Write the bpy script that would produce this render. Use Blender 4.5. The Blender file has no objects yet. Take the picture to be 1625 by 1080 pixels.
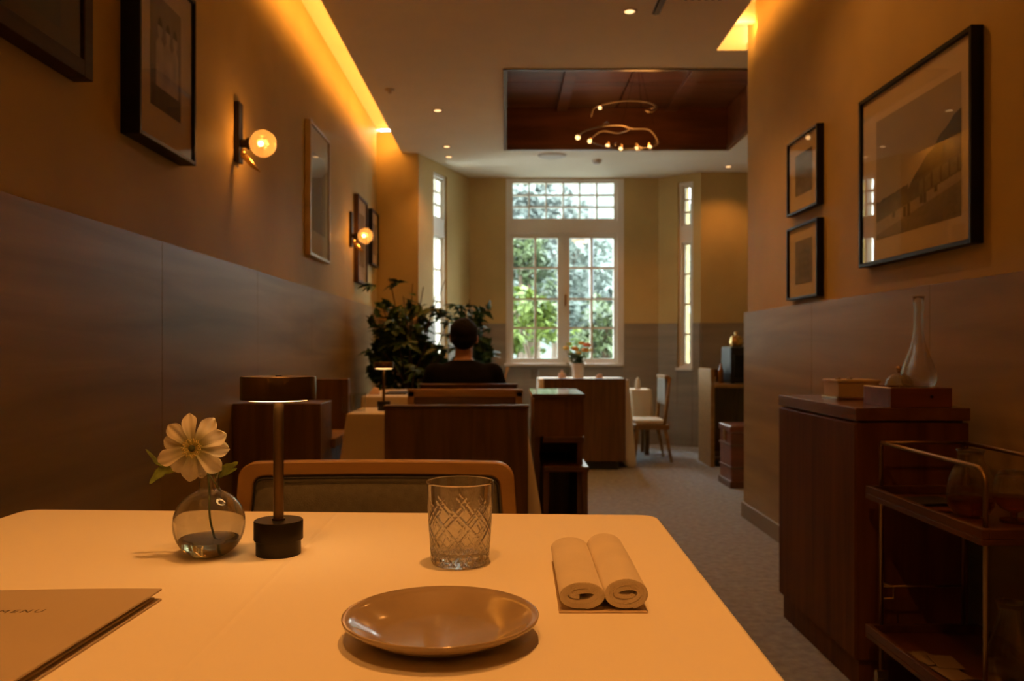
import bpy, bmesh, math, random
from mathutils import Vector, Matrix, Euler
random.seed(7)
C = bpy.context.scene.collection
sc = bpy.context.scene
PI = math.pi
# ------------------------------------------------------------------ camera
F = 1340.0; CX = 802.0; CY = 552.0; H = 1.01
cam = bpy.data.cameras.new('camera'); co = bpy.data.objects.new('camera', cam); C.objects.link(co)
co.location = (0, 0, H); co.rotation_euler = (PI/2, 0, 0)
cam.sensor_fit = 'HORIZONTAL'; cam.sensor_width = 36; cam.lens = F/1625*36
cam.shift_x = (812.5-CX)/1625; cam.shift_y = (CY-540)/1625
cam.clip_start = 0.05
cam.dof.use_dof = True; cam.dof.focus_distance = 1.0; cam.dof.aperture_fstop = 9.0
sc.camera = co
# ------------------------------------------------------------------ world, exposure
w = bpy.data.worlds.new('overcast_sky'); sc.world = w; w.use_nodes = True
nt = w.node_tree; bg = nt.nodes['Background']
tc = nt.nodes.new('ShaderNodeTexCoord'); sep = nt.nodes.new('ShaderNodeSeparateXYZ')
rp = nt.nodes.new('ShaderNodeValToRGB')
nt.links.new(tc.outputs['Generated'], sep.inputs[0]); nt.links.new(sep.outputs['Z'], rp.inputs[0])
rp.color_ramp.elements[0].color = (.93, .97, .92, 1); rp.color_ramp.elements[1].color = (.86, .95, .99, 1)
nt.links.new(rp.outputs[0], bg.inputs[0]); bg.inputs[1].default_value = 23.0
sc.view_settings.view_transform = 'Standard'; sc.view_settings.look = 'None'
sc.view_settings.gamma = 1; sc.view_settings.use_curve_mapping = False
sc.view_settings.exposure = 0.0
cy = sc.cycles
cy.use_denoising = True; cy.max_bounces = 10; cy.transparent_max_bounces = 24
cy.diffuse_bounces = 5; cy.glossy_bounces = 5; cy.transmission_bounces = 10
cy.sample_clamp_indirect = 4; cy.blur_glossy = 0.6
WARM = (1, .385, .080)
def lamp(name, typ, loc, energy, color=WARM, target=None, parent=None, **kw):
    l = bpy.data.lights.new(name, typ); o = bpy.data.objects.new(name, l); C.objects.link(o)
    o.location = loc; l.energy = energy; l.color = color
    for k, v in kw.items(): setattr(l, k, v)
    if target is not None:
        o.rotation_euler = (Vector(target)-Vector(loc)).to_track_quat('-Z', 'Y').to_euler()
    return o
CEIL = 2.80; XL = -1.18; XR = 1.45; WE = 5.05
# cove strips on top of the ceiling edge, washing the walls
lamp('cove_strip_light', 'AREA', (-.958, 2.7, 2.85), 34, (1, .40, .06), target=(-1.18, 2.7, 2.93), shape='RECTANGLE', size=10, size_y=.02, spread=math.radians(150))
lamp('cove_strip_light', 'AREA', (1.278, 1.4, 2.85), 11, (1, .40, .06), target=(1.45, 1.4, 2.92), shape='RECTANGLE', size=7.2, size_y=.02, spread=math.radians(150))
lamp('cove_strip_light', 'AREA', (-1.06, 7.55, 2.86), .8, (1, .42, .075), target=(-1.06, 7.76, 2.86), shape='RECTANGLE', size=.2, size_y=.02)
lamp('cove_strip_light', 'AREA', (1.365, 4.86, 2.87), .9, (1, .46, .09), target=(1.365, 5.08, 2.90), shape='RECTANGLE', size=.15, size_y=.02)
# spot lamps at the seen downlights and over the table, plus added unseen fill
SPOTS = [(.06, 1.0, 83, 72), (.66, 3.3, 17, 130), (.66, 4.49, 38, 112), (-.46, 4.45, 24, 75), (-.51, 6.36, 30, 95),
         (-.52, 7.50, 26, 110), (2.2, 8.22, 20, 120), (-.2, .2, 44, 140), (.3, -2.0, 8, 125), (1.0, 8.2, 16, 100)]
for x, y, e, a in SPOTS:
    lamp('downlight_and_fill', 'SPOT', (x, y, 2.785), e, WARM, target=(1.5, 3.0, .9) if (x, y) == (.66, 3.3) else (x, y, 0), spot_size=math.radians(a), spot_blend=.75, shadow_soft_size=.028)
for x, y in ((.52, 7.38), (1.48, 7.38)):
    lamp('downlight_and_fill', 'SPOT', (x, y, 3.15), 50, WARM, target=(x, y, 0), spot_size=math.radians(80), spot_blend=.7, shadow_soft_size=.03)
# ------------------------------------------------------------------ helpers
def X(px, Y): return (px-CX)*Y/F
def Z(py, Y): return H-(py-CY)*Y/F
def D(py, z): return (H-z)*F/(py-CY)
def tag(o, label=None, cat=None, group=None, kind=None):
    if label: o['label'] = label
    if cat: o['category'] = cat
    if group: o['group'] = group
    if kind: o['kind'] = kind
    return o
def thing(name, loc, label, cat, group=None, rz=0):
    o = bpy.data.objects.new(name, None); C.objects.link(o); o.location = loc; o.rotation_euler = (0, 0, rz)
    o.empty_display_size = .05
    return tag(o, label, cat, group)
def struct(name, loc=(0, 0, 0)):
    o = bpy.data.objects.new(name, None); C.objects.link(o); o.location = loc; o['kind'] = 'structure'; return o
def base_of(p):
    v = Vector((0, 0, 0))
    while p is not None: v += p.location; p = p.parent
    return v
class MB:
    def __init__(s): s.v = []; s.f = []; s.m = Matrix.Identity(4)
    def add(s, vs, fs):
        n = len(s.v); s.v += [s.m @ Vector(v) for v in vs]; s.f += [tuple(i+n for i in f) for f in fs]; return s
    def box(s, x0, x1, y0, y1, z0, z1):
        vs = [(x, y, z) for z in (z0, z1) for y in (y0, y1) for x in (x0, x1)]
        return s.add(vs, [(0, 2, 3, 1), (4, 5, 7, 6), (0, 1, 5, 4), (2, 6, 7, 3), (0, 4, 6, 2), (1, 3, 7, 5)])
    def prism(s, pts, z0, z1):     # pts: xy polygon ccw
        n = len(pts)
        vs = [(p[0], p[1], z0) for p in pts]+[(p[0], p[1], z1) for p in pts]
        return s.add(vs, [tuple(range(n-1, -1, -1)), tuple(range(n, 2*n))]+[(i, (i+1) % n, n+(i+1) % n, n+i) for i in range(n)])
    def lathe(s, prof, c=(0, 0, 0), n=32, closed=False):   # prof: (r,z) list
        vs = []; fs = []; m = len(prof)
        for i in range(n):
            a = 2*PI*i/n
            for r, z in prof: vs.append((c[0]+r*math.cos(a), c[1]+r*math.sin(a), c[2]+z))
        for i in range(n):
            j = (i+1) % n
            for k in range(m-1 if not closed else m):
                k2 = (k+1) % m
                fs.append((i*m+k, j*m+k, j*m+k2, i*m+k2))
        if not closed:
            if prof[0][0] > 1e-6: fs.append(tuple(i*m for i in range(n-1, -1, -1)))
            if prof[-1][0] > 1e-6: fs.append(tuple(i*m+m-1 for i in range(n)))
        return s.add(vs, fs)
    def tube(s, pts, r, n=8, caps=True, closed=False):
        pts = [Vector(p) for p in pts]; N = len(pts); rr = r if isinstance(r, (list, tuple)) else [r]*N
        vs = []; fs = []; up = None
        for i, p in enumerate(pts):
            if closed: t = pts[(i+1) % N]-pts[i-1]
            else: t = (pts[min(i+1, N-1)]-pts[max(i-1, 0)])
            t = t.normalized() if t.length > 1e-9 else Vector((0, 0, 1))
            if up is None:
                up = Vector((0, 0, 1)) if abs(t.z) < .9 else Vector((1, 0, 0))
            a = t.cross(up)
            if a.length < 1e-5: a = t.cross(Vector((0, 1, 0)))
            a.normalize(); b = a.cross(t).normalized(); up = b
            for k in range(n):
                q = 2*PI*k/n; vs.append(p+(a*math.cos(q)+b*math.sin(q))*rr[i])
        for i in range(N if closed else N-1):
            i2 = (i+1) % N
            for k in range(n):
                k2 = (k+1) % n; fs.append((i*n+k, i*n+k2, i2*n+k2, i2*n+k))
        if caps and not closed: fs.append(tuple(range(n-1, -1, -1))); fs.append(tuple((N-1)*n+k for k in range(n)))
        return s.add(vs, fs)
    def ball(s, c, r, n=16, m=10):
        rx, ry, rz = r if isinstance(r, (list, tuple)) else (r, r, r)
        vs = [(c[0], c[1], c[2]-rz)]; fs = []
        for j in range(1, m):
            t = PI*j/m
            for i in range(n):
                a = 2*PI*i/n; vs.append((c[0]+rx*math.sin(t)*math.cos(a), c[1]+ry*math.sin(t)*math.sin(a), c[2]-rz*math.cos(t)))
        vs.append((c[0], c[1], c[2]+rz)); L = len(vs)-1
        for i in range(n):
            i2 = (i+1) % n
            fs.append((0, 1+i2, 1+i)); fs.append((L, L-n+i, L-n+i2))
            for j in range(m-2): a = 1+j*n; fs.append((a+i, a+i2, a+n+i2, a+n+i))
        return s.add(vs, fs)
    def build(s, name, mat, parent=None, smooth=False, bevel=0, seg=2, solid=0, label=None, kind=None, auto=None, subd=0):
        b = base_of(parent)
        me = bpy.data.meshes.new(name); me.from_pydata([tuple(v-b) for v in s.v], [], s.f); me.update()
        if mat: me.materials.append(mat)
        o = bpy.data.objects.new(name, me); C.objects.link(o); o.parent = parent
        if parent is None and kind is None: pass
        if solid:
            md = o.modifiers.new('s', 'SOLIDIFY'); md.thickness = solid; md.offset = 0
        if bevel:
            md = o.modifiers.new('b', 'BEVEL'); md.width = bevel; md.segments = seg; md.limit_method = 'ANGLE'; md.angle_limit = math.radians(40)
            md.harden_normals = False
        if subd:
            md = o.modifiers.new('u', 'SUBSURF'); md.levels = subd; md.render_levels = subd
        if smooth:
            me.polygons.foreach_set('use_smooth', [True]*len(me.polygons))
            if auto: me.set_sharp_from_angle(angle=math.radians(auto))
        if label: o['label'] = label
        if kind: o['kind'] = kind
        return o
def copy_tree(o, loc=None, parent=None, label=None, rz=None):
    c = o.copy(); C.objects.link(c)
    if parent is not None: c.parent = parent
    if loc is not None: c.location = loc
    if rz is not None: c.rotation_euler = (0, 0, rz)
    if label: c['label'] = label
    for ch in list(o.children):
        copy_tree(ch, None, c)
    return c
def rrect(x0, x1, y0, y1, r, n=5):
    pts = []
    for cx, cyy, a0 in ((x1-r, y1-r, 0), (x0+r, y1-r, PI/2), (x0+r, y0+r, PI), (x1-r, y0+r, 1.5*PI)):
        for k in range(n+1):
            a = a0+PI/2*k/n; pts.append((cx+r*math.cos(a), cyy+r*math.sin(a)))
    return pts
# ------------------------------------------------------------------ materials
def _m(name):
    m = bpy.data.materials.new(name); m.use_nodes = True
    return m, m.node_tree, m.node_tree.nodes['Principled BSDF']
def col3(c, k=1.0): return (min(1, c[0]*k), min(1, c[1]*k), min(1, c[2]*k), 1)
def mat(name, c, rough=.5, metal=0, var=.15, nscale=4, stretch=(1, 1, 1), bump=0, bscale=60, bstretch=(1, 1, 1), coat=0, spec=.5, c2=None, detail=4, dist=0, sheen=0, trans=0, contrast=None, rotz=0):
    m, nt, p = _m(name); L = nt.links.new
    tcn = nt.nodes.new('ShaderNodeTexCoord')
    mp = nt.nodes.new('ShaderNodeMapping'); mp.inputs['Scale'].default_value = stretch; mp.inputs['Rotation'].default_value = (0, 0, rotz)
    L(tcn.outputs['Object'], mp.inputs[0])
    nz = nt.nodes.new('ShaderNodeTexNoise'); nz.inputs['Scale'].default_value = nscale; nz.inputs['Detail'].default_value = detail; nz.inputs['Distortion'].default_value = dist
    L(mp.outputs[0], nz.inputs[0])
    r = nt.nodes.new('ShaderNodeValToRGB'); L(nz.outputs['Fac'], r.inputs[0])
    r.color_ramp.elements[0].position = .32 if contrast is None else contrast[0]; r.color_ramp.elements[1].position = .68 if contrast is None else contrast[1]
    r.color_ramp.elements[0].color = col3(c2) if c2 else col3(c, 1-var); r.color_ramp.elements[1].color = col3(c) if c2 else col3(c, 1+var)
    L(r.outputs[0], p.inputs['Base Color'])
    p.inputs['Roughness'].default_value = rough; p.inputs['Metallic'].default_value = metal
    p.inputs['Specular IOR Level'].default_value = spec; p.inputs['Coat Weight'].default_value = coat; p.inputs['Coat Roughness'].default_value = .15
    p.inputs['Sheen Weight'].default_value = sheen
    if bump:
        mp2 = nt.nodes.new('ShaderNodeMapping'); mp2.inputs['Scale'].default_value = bstretch; L(tcn.outputs['Object'], mp2.inputs[0])
        n2 = nt.nodes.new('ShaderNodeTexNoise'); n2.inputs['Scale'].default_value = bscale; n2.inputs['Detail'].default_value = 3; L(mp2.outputs[0], n2.inputs[0])
        b = nt.nodes.new('ShaderNodeBump'); b.inputs['Strength'].default_value = bump; b.inputs['Distance'].default_value = .004; L(n2.outputs['Fac'], b.inputs['Height']); L(b.outputs[0], p.inputs['Normal'])
    return m
def emis(name, c, s):
    m, nt, p = _m(name); p.inputs['Base Color'].default_value = (*c, 1); p.inputs['Emission Color'].default_value = (*c, 1); p.inputs['Emission Strength'].default_value = s
    return m
def thin_glass(name, tint=(1, 1, 1), rough=.02, ior=1.45, frost=0):
    m, nt, p = _m(name); nt.nodes.remove(p); L = nt.links.new
    t = nt.nodes.new('ShaderNodeBsdfTransparent'); t.inputs[0].default_value = (*tint, 1)
    g = nt.nodes.new('ShaderNodeBsdfGlossy'); g.inputs['Roughness'].default_value = rough
    ge = nt.nodes.new('ShaderNodeNewGeometry'); dt = nt.nodes.new('ShaderNodeVectorMath'); dt.operation = 'DOT_PRODUCT'; L(ge.outputs['Normal'], dt.inputs[0]); L(ge.outputs['Incoming'], dt.inputs[1])
    def mth(op, a, b=None):
        n = nt.nodes.new('ShaderNodeMath'); n.operation = op
        for i, q in enumerate((a, b)):
            if q is None: continue
            if isinstance(q, (int, float)): n.inputs[i].default_value = q
            else: L(q, n.inputs[i])
        return n.outputs[0]
    f0 = ((ior-1)/(ior+1))**2      # Schlick reflectance, the same from both faces of the sheet
    fac = mth('ADD', mth('MULTIPLY', mth('POWER', mth('SUBTRACT', 1, mth('ABSOLUTE', dt.outputs['Value'])), 5), 1-f0), f0)
    mx = nt.nodes.new('ShaderNodeMixShader'); L(fac, mx.inputs[0]); L(t.outputs[0], mx.inputs[1]); L(g.outputs[0], mx.inputs[2])
    L(mx.outputs[0], nt.nodes['Material Output'].inputs[0]); return m
def glass(name, tint=(1, 1, 1), ior=1.5, mixt=.4, rough=0):
    m, nt, p = _m(name); nt.nodes.remove(p); L = nt.links.new
    t = nt.nodes.new('ShaderNodeBsdfTransparent'); t.inputs[0].default_value = (*tint, 1)
    g = nt.nodes.new('ShaderNodeBsdfGlass'); g.inputs['IOR'].default_value = ior; g.inputs['Color'].default_value = (*tint, 1); g.inputs['Roughness'].default_value = rough
    mx = nt.nodes.new('ShaderNodeMixShader'); mx.inputs[0].default_value = 1-mixt; L(t.outputs[0], mx.inputs[1]); L(g.outputs[0], mx.inputs[2])
    L(mx.outputs[0], nt.nodes['Material Output'].inputs[0]); return m
M = {}
M['plaster'] = mat('plaster', (.47, .355, .150), .62, var=.10, nscale=1.6, bump=.12, bscale=14, bstretch=(1, 2.2, .5), spec=.06)
M['ceiling'] = mat('ceiling_paint', (.84, .78, .66), .8, var=.02, spec=.2)
M['stone'] = mat('stone_cladding', (.38, .265, .110), .34, c2=(.24, .166, .070), nscale=2.2, stretch=(.35, .35, 4.0), detail=9, dist=.5, bump=.10, bscale=30, bstretch=(.6, .6, 6), spec=.16)
M['stone2'] = mat('stone_cladding_light', (.27, .22, .155), .45, c2=(.185, .15, .105), nscale=2.2, stretch=(.35, .35, 4.0), detail=9, dist=.5, bump=.08, bscale=30, bstretch=(.6, .6, 6), spec=.5)
M['grout'] = mat('joint', (.05, .045, .04), .8)
M['carpet'] = mat('carpet', (.34, .36, .39), .95, c2=(.24, .255, .275), nscale=28, detail=12, dist=.2, bump=.9, bscale=240, spec=.1)
M['walnut'] = mat('walnut', (.175, .080, .020), .42, c2=(.092, .040, .010), nscale=3, stretch=(9, 9, .7), detail=7, dist=.7, bump=.04, bscale=60, bstretch=(6, 6, .5), coat=.15)
M['walnut_h'] = mat('walnut_horizontal', (.135, .056, .021), .40, c2=(.068, .028, .010), nscale=3, stretch=(.7, 9, 9), detail=7, dist=.7, bump=.04, bscale=60, bstretch=(.5, 6, 6), coat=.2)
M['oak'] = mat('oak', (.36, .20, .060), .45, c2=(.25, .135, .038), nscale=3, stretch=(.8, 8, 8), detail=6, dist=.5, bump=.04, bscale=50, bstretch=(.6, 6, 6), coat=.15)
M['side_wood'] = mat('sideboard_wood', (.155, .058, .012), .5, c2=(.082, .029, .006), nscale=2.6, stretch=(9, 9, .55), detail=7, dist=.5, coat=.0, spec=.08)
M['coffer'] = mat('coffer_wood', (.19, .068, .028), .34, c2=(.085, .029, .012), nscale=2, stretch=(.7, 5, 5), detail=6, dist=.6, coat=.3)
M['linen'] = mat('linen', (.82, .76, .64), .8, var=.03, nscale=3, bump=.10, bscale=700, sheen=.2, spec=.2)
M['linen2'] = mat('linen_cream', (.70, .60, .44), .85, var=.05, nscale=3, bump=.1, bscale=200, sheen=.2, spec=.2)
M['towel'] = mat('towel', (.80, .71, .57), .95, var=.04, nscale=20, bump=.5, bscale=900, sheen=.4, spec=.1)
M['tray_cloth'] = mat('tray_felt', (.58, .45, .30), .9, var=.05, bump=.2, bscale=400)
M['bronze_pole'] = mat('bronze_pole', (.15, .10, .05), .32, metal=1, var=.1, nscale=60, stretch=(1, 1, .02))
M['bronze'] = mat('dark_bronze', (.15, .105, .06), .26, metal=1, var=.12, nscale=60, stretch=(1, 1, .02))
M['bronze_matte'] = mat('dark_bronze_matte', (.035, .028, .02), .42, metal=.85, var=.06)
M['brass'] = mat('brass', (.62, .42, .18), .25, metal=1, var=.08)
M['black'] = mat('black_lacquer', (.008, .008, .009), .42, var=.1, spec=.2)
M['blackmatte'] = mat('black_plastic', (.012, .012, .013), .55, var=.1)
M['brownframe'] = mat('brown_frame', (.05, .026, .013), .5, nscale=5, stretch=(8, .6, 8), spec=.15)
M['paleframe'] = mat('pale_frame', (.42, .33, .2), .35, nscale=8, metal=.3)
M['mat_board'] = mat('mat_board', (.72, .62, .47), .85, var=.02)
M['mat_dark'] = mat('mat_board_brown', (.10, .062, .035), .85, var=.03)
M['white_paint'] = mat('white_window_paint', (.72, .71, .66), .45, var=.05, nscale=3)
M['pane'] = thin_glass('window_glass', (.93, .97, .96), .01, 1.45)
M['pic_glass'] = thin_glass('picture_glass', (.97, .97, .97), .015, 1.32)
M['clear'] = thin_glass('clear_glass', (.955, .965, .955), .01, 1.5)
M['rim_glass'] = glass('thick_clear_glass', (.985, .985, .97), 1.5, .25)
M['cut'] = glass('cut_crystal', (.99, .985, .97), 1.50, .12)
M['water'] = glass('water', (.86, .80, .62), 1.33, .0)
M['amber'] = glass('amber_liquid', (.75, .42, .14), 1.33, .4)
M['plate'] = mat('plate_glaze', (.32, .24, .155), .13, var=.12, nscale=16, coat=.5, detail=8)
M['menu'] = mat('menu_board', (.43, .35, .25), .75, var=.02, nscale=5)
M['menu_in'] = mat('menu_paper', (.62, .52, .38), .8, var=.02)
M['ink'] = mat('menu_ink', (.11, .085, .06), .7, var=.02)
M['pad'] = mat('grey_upholstery', (.125, .112, .082), .85, var=.12, nscale=60, bump=.4, bscale=500, sheen=.3)
M['leaf'] = mat('green_leaf', (.028, .070, .018), .5, var=.35, nscale=9, spec=.25)
M['leaf2'] = mat('pale_green_leaf', (.09, .14, .035), .42, var=.3, nscale=9)
M['stem'] = mat('green_stem', (.10, .15, .035), .45, var=.15, nscale=30)
M['bark'] = mat('bark', (.06, .04, .025), .85, var=.3, nscale=20, bump=.4)
M['pot'] = mat('dark_pot', (.03, .028, .026), .5)
M['skin'] = mat('skin', (.36, .19, .11), .55, var=.05, nscale=10)
M['hair'] = mat('black_hair', (.006, .005, .0045), .7, var=.3, nscale=40, stretch=(4, 4, 1), bump=.5, bscale=150, spec=.12)
M['shirt'] = mat('black_shirt', (.006, .0055, .006), .9, spec=.08, var=.15, nscale=12, bump=.15, bscale=60)
M['trouser'] = mat('dark_trousers', (.02, .02, .025), .8)
M['cream'] = mat('cream_box', (.58, .47, .32), .5, var=.04)
M['traywood'] = mat('reddish_wood', (.20, .052, .018), .34, c2=(.12, .03, .011), nscale=3, stretch=(.8, 6, 6), coat=.3)
M['chrome'] = mat('polished_metal', (.5, .45, .38), .15, metal=1, var=.05)
M['lamp_glow'] = emis('lamp_diffuser', (1, .52, .17), 16)
M['down_glow'] = emis('downlight_lens', (1, .58, .24), 2.2)
M['bulb'] = emis('sconce_bulb', (1, .60, .22), 30)
M['small_bulb'] = emis('pendant_bulb', (1, .60, .24), 3)
M['trim_white'] = mat('downlight_trim', (.55, .5, .44), .5)
M['terracotta'] = mat('napkin_pink', (.75, .55, .45), .8)
M['white_cer'] = mat('white_ceramic', (.72, .72, .70), .25, var=.02)
M['paving'] = mat('pale_paving', (.145, .142, .138), .8, var=.06, nscale=1.2)
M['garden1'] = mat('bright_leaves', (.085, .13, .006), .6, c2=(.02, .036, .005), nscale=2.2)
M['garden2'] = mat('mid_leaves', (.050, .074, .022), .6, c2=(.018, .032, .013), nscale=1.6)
M['garden3'] = mat('hazed_leaves', (.082, .103, .092), .7, c2=(.048, .068, .060), nscale=.7)  # bluish haze is put into this leaf colour
M['garden4'] = mat('far_hazed_leaves', (.10, .116, .112), .8, c2=(.066, .084, .081), nscale=.5)  # distance haze mixed into the leaf colour
M['hill'] = mat('sky_cover_haze', (.074, .090, .086), .9, c2=(.052, .068, .063), nscale=.35, detail=6)  # haze painted into the colour of the added backdrop hill
M['wall_out'] = mat('garden_wall', (.12, .12, .115), .8)
M['bluegrey'] = mat('grey_post', (.05, .06, .07), .6)
M['stand_top'] = mat('glossy_top', (.09, .05, .035), .12, coat=.8)
M['side_wood_h'] = mat('sideboard_top', (.17, .062, .022), .26, c2=(.11, .038, .013), nscale=2.6, stretch=(6, .6, 6), coat=.4)
M['amber2'] = mat('amber_bottle_glass', (.30, .12, .02), .2, coat=.5)
M['brass_dull'] = mat('aged_brass', (.34, .23, .12), .28, metal=1, var=.1)
M['vase_glass'] = glass('vase_glass', (.985, .985, .97), 1.45, .04)
M['trolley_wood'] = mat('trolley_wood', (.10, .036, .011), .35, c2=(.055, .019, .006), nscale=3, stretch=(6, .7, 6), detail=6, spec=.3)
M['card'] = mat('brown_card', (.17, .115, .06), .8)
M['loop'] = mat('pendant_tube', (.30, .235, .165), .45)
M['clear2'] = thin_glass('blown_glass', (.98, .98, .965), .008, 1.85)
M['centre'] = mat('flower_centre', (.05, .06, .012), .7)
M['stamen'] = mat('stamens', (.62, .50, .16), .7)
M['leaf3'] = mat('flower_leaf', (.16, .21, .035), .5, var=.25, nscale=120)
for k, c in (('fl_y', (.85, .68, .18)), ('fl_o', (.85, .40, .05)), ('fl_p', (.82, .34, .22)), ('fl_g', (.45, .58, .10))): M[k] = mat('bloom', c, .7)
M['pinkwhite'] = mat('pink_white_ceramic', (.80, .68, .68), .3, var=.03)
# ------------------------------------------------------------------ the room shell
FRONT = -2.6; YF = 7.76; YB = 8.88; YR = 8.60
o = MB().box(-1.6, 3.6, FRONT-.2, 9.2, -.12, 0).build('floor', M['carpet'], kind='structure')
o = MB().box(XL-.2, XL, FRONT-.2, YF+.25, 0, 3.10).build('wall_left', M['plaster'], kind='structure'); wall_left = o
o = MB().box(XR, XR+.2, FRONT-.2, WE, 0, 3.10).build('wall_right', M['plaster'], kind='structure'); wall_right = o
MB().box(XL-.2, XR+.2, FRONT-.2, FRONT, 0, 3.1).build('wall_front', M['plaster'], kind='structure')
MB().box(XR+.2, 3.6, WE-.2, WE, 0, 3.1).build('wall_right_return', M['plaster'], kind='structure')
MB().box(3.4, 3.6, WE, YR+.25, 0, 3.1).build('wall_right_rear', M['plaster'], kind='structure')
cb = MB(); T = CEIL+.04
for b in ((-.95, 0, FRONT, 9.15), (0, 1.27, FRONT, 5.43), (1.27, 2.0, 5.08, 5.43), (0, 2.0, 7.61, 9.15), (2.0, 3.4, 5.08, 9.15), (1.45, 3.4, WE, 5.08)):
    cb.box(b[0], b[1], b[2], b[3], CEIL, T)
cb.build('ceiling', M['ceiling'], kind='structure')
cv = MB().box(XL, -.70, FRONT, YF, 3.02, 3.08).box(-.76, -.70, FRONT, YF, T, 3.02)
cv.box(1.05, XR, FRONT, 5.14, 3.02, 3.08).box(1.05, 1.11, FRONT, 5.14, T, 3.02).box(1.11, XR+.02, 5.08, 5.14, T, 3.02)
cv.build('trim_1', M['ceiling'], kind='structure')
# dropped baffles inside the right cove, lit by the strip
MB().box(1.27, XR, 4.55, 4.60, 2.93, 3.02).box(1.27, XR, 4.90, 4.94, 2.90, 3.02).build('trim_2', M['ceiling'], kind='structure')
def frame_m(p0, p1):
    p0 = Vector((*p0, 0)); u = (Vector((*p1, 0))-p0); L = u.length; u.normalize(); n = Vector((-u.y, u.x, 0))
    m = Matrix.Identity(4)
    for i in range(3): m[i][0] = u[i]; m[i][1] = n[i]; m[i][2] = (0, 0, 1)[i]; m[i][3] = p0[i]
    return m, L
def wall_seg(name, p0, p1, op=None, th=.28, top=CEIL+.2, ext=(0, 0)):
    m, L = frame_m(p0, p1); b = MB(); b.m = m; a, e = -ext[0], L+ext[1]
    if op is None: b.box(a, e, 0, th, 0, top)
    else:
        t0, t1, z0, z1 = op
        b.box(a, t0, 0, th, 0, top); b.box(t1, e, 0, th, 0, top); b.box(t0, t1, 0, th, 0, z0)
        if z1 < top-.01: b.box(t0, t1, 0, th, z1, top)
    return b.build(name, M['plaster'], kind='structure')
def complement(b, rect, holes, y0, y1):
    xs = sorted({rect[0], rect[1]} | {h[0] for h in holes} | {h[1] for h in holes})
    zs = sorted({rect[2], rect[3]} | {h[2] for h in holes} | {h[3] for h in holes})
    for i in range(len(xs)-1):
        run = None
        for k in range(len(zs)-1):
            cx, cz = (xs[i]+xs[i+1])/2, (zs[k]+zs[k+1])/2
            inside = any(h[0] < cx < h[1] and h[2] < cz < h[3] for h in holes)
            if not inside and run is None: run = zs[k]
            if (inside or k == len(zs)-2) and run is not None:
                b.box(xs[i], xs[i+1], y0, y1, run, zs[k] if inside else zs[k+1]); run = None
def window(name, p0, p1, rect, sashes, sill=None, yoff=.03):
    w = struct(name); m, L = frame_m(p0, p1)
    f = MB(); f.m = m; complement(f, rect, [s[0] for s in sashes], yoff-.03, yoff+.08)
    f.build('window_frame', M['white_paint'], w)
    for r, panes in sashes:
        s = MB(); s.m = m; complement(s, r, panes, yoff, yoff+.05)
        so = s.build('sash', M['white_paint'], w)
        for pn in panes:
            g = MB(); g.m = m; g.box(pn[0]-.004, pn[1]+.004, yoff+.022, yoff+.026, pn[2]-.004, pn[3]+.004); g.build('pane', M['pane'], so)
    if sill:
        s = MB(); s.m = m; s.box(sill[0], sill[1], -.05, .06, sill[2]-.03, sill[2]); s.build('window_sill', M['white_paint'], w, bevel=.004)
    return w
# back wall with the big window; p0 at left
A0 = (-.377, YB); A1 = (1.610, YB)
def TX(px): return X(px, YB)+.377
zt = lambda py: Z(py, YB)
wx0, wx1 = TX(803), TX(990); wz0, wz1 = zt(579), CEIL-.012
wall_seg('wall_back', A0, A1, (wx0, wx1, wz0, wz1), ext=(.15, .15))
cx_ = lambda a: TX(780+a/2.843); cz_ = lambda a: zt(260+a/2.843)
tp = [(cx_(a), cx_(b), cz_(d), cz_(c)) for a, b in ((97, 166), (173, 243), (250, 320), (328, 394), (402, 471), (480, 552)) for c, d in ((83, 134), (142, 188), (195, 244))]
lp = [(cx_(a), cx_(b), cz_(d), cz_(c)) for a, b in ((99, 193), (203, 299)) for c, d in ((334, 463), (472, 604), (613, 735), (744, 877))]
rp_ = [(cx_(a), cx_(b), cz_(d), cz_(c)) for a, b in ((353, 447), (458, 552)) for c, d in ((334, 463), (472, 604), (613, 735), (744, 877))]
w1 = window('window_1', A0, A1, (wx0, wx1, wz0, wz1), [((cx_(84), cx_(568), cz_(256), cz_(73)), tp), ((cx_(84), cx_(322), cz_(898), cz_(312)), lp), ((cx_(328), cx_(568), cz_(898), cz_(312)), rp_)],
            sill=(wx0-.02, wx1-.02, wz0+.02))
hb = MB(); hb.m = frame_m(A0, A1)[0]
hb.box(cx_(331), cx_(337), -.005, .03, cz_(640), cz_(590)); hb.box(cx_(333), cx_(336), -.03, -.005, cz_(622), cz_(612)); hb.build('window_handle', M['brass'], w1)
# oblique bay walls with their narrow windows
B0 = (-.80, YF); B1 = (-.377, YB); LB = frame_m(B0, B1)[1]
b0, b1 = .27*LB, .53*LB
wall_seg('wall_bay_left', B0, B1, (b0, b1, .80, 2.70), ext=(0, .05))
def narrow(name, p0, p1, t0, t1, z0, z1, zt0, zt1, cols):
    fw = .03; sw = .022
    inner = (t0+fw, t1-fw)
    cwid = (inner[1]-inner[0]-2*sw-(cols-1)*.018)/cols
    def grid(za, zb, rows):
        ps = []; h = (zb-za-2*sw-(rows-1)*.018)/rows
        for c in range(cols):
            for r in range(rows):
                a = inner[0]+sw+c*(cwid+.018); b = za+sw+r*(h+.018); ps.append((a, a+cwid, b, b+h))
        return ((inner[0], inner[1], za, zb), ps)
    return window(name, p0, p1, (t0, t1, z0, z1), [grid(z0+fw, zt0, 4), grid(zt1, z1-fw, 3)], sill=(t0-.01, t1+.01, z0+.01), yoff=.05)
narrow('window_2', B0, B1, b0, b1, .80, 2.70, 2.10, 2.27, 2)
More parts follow.
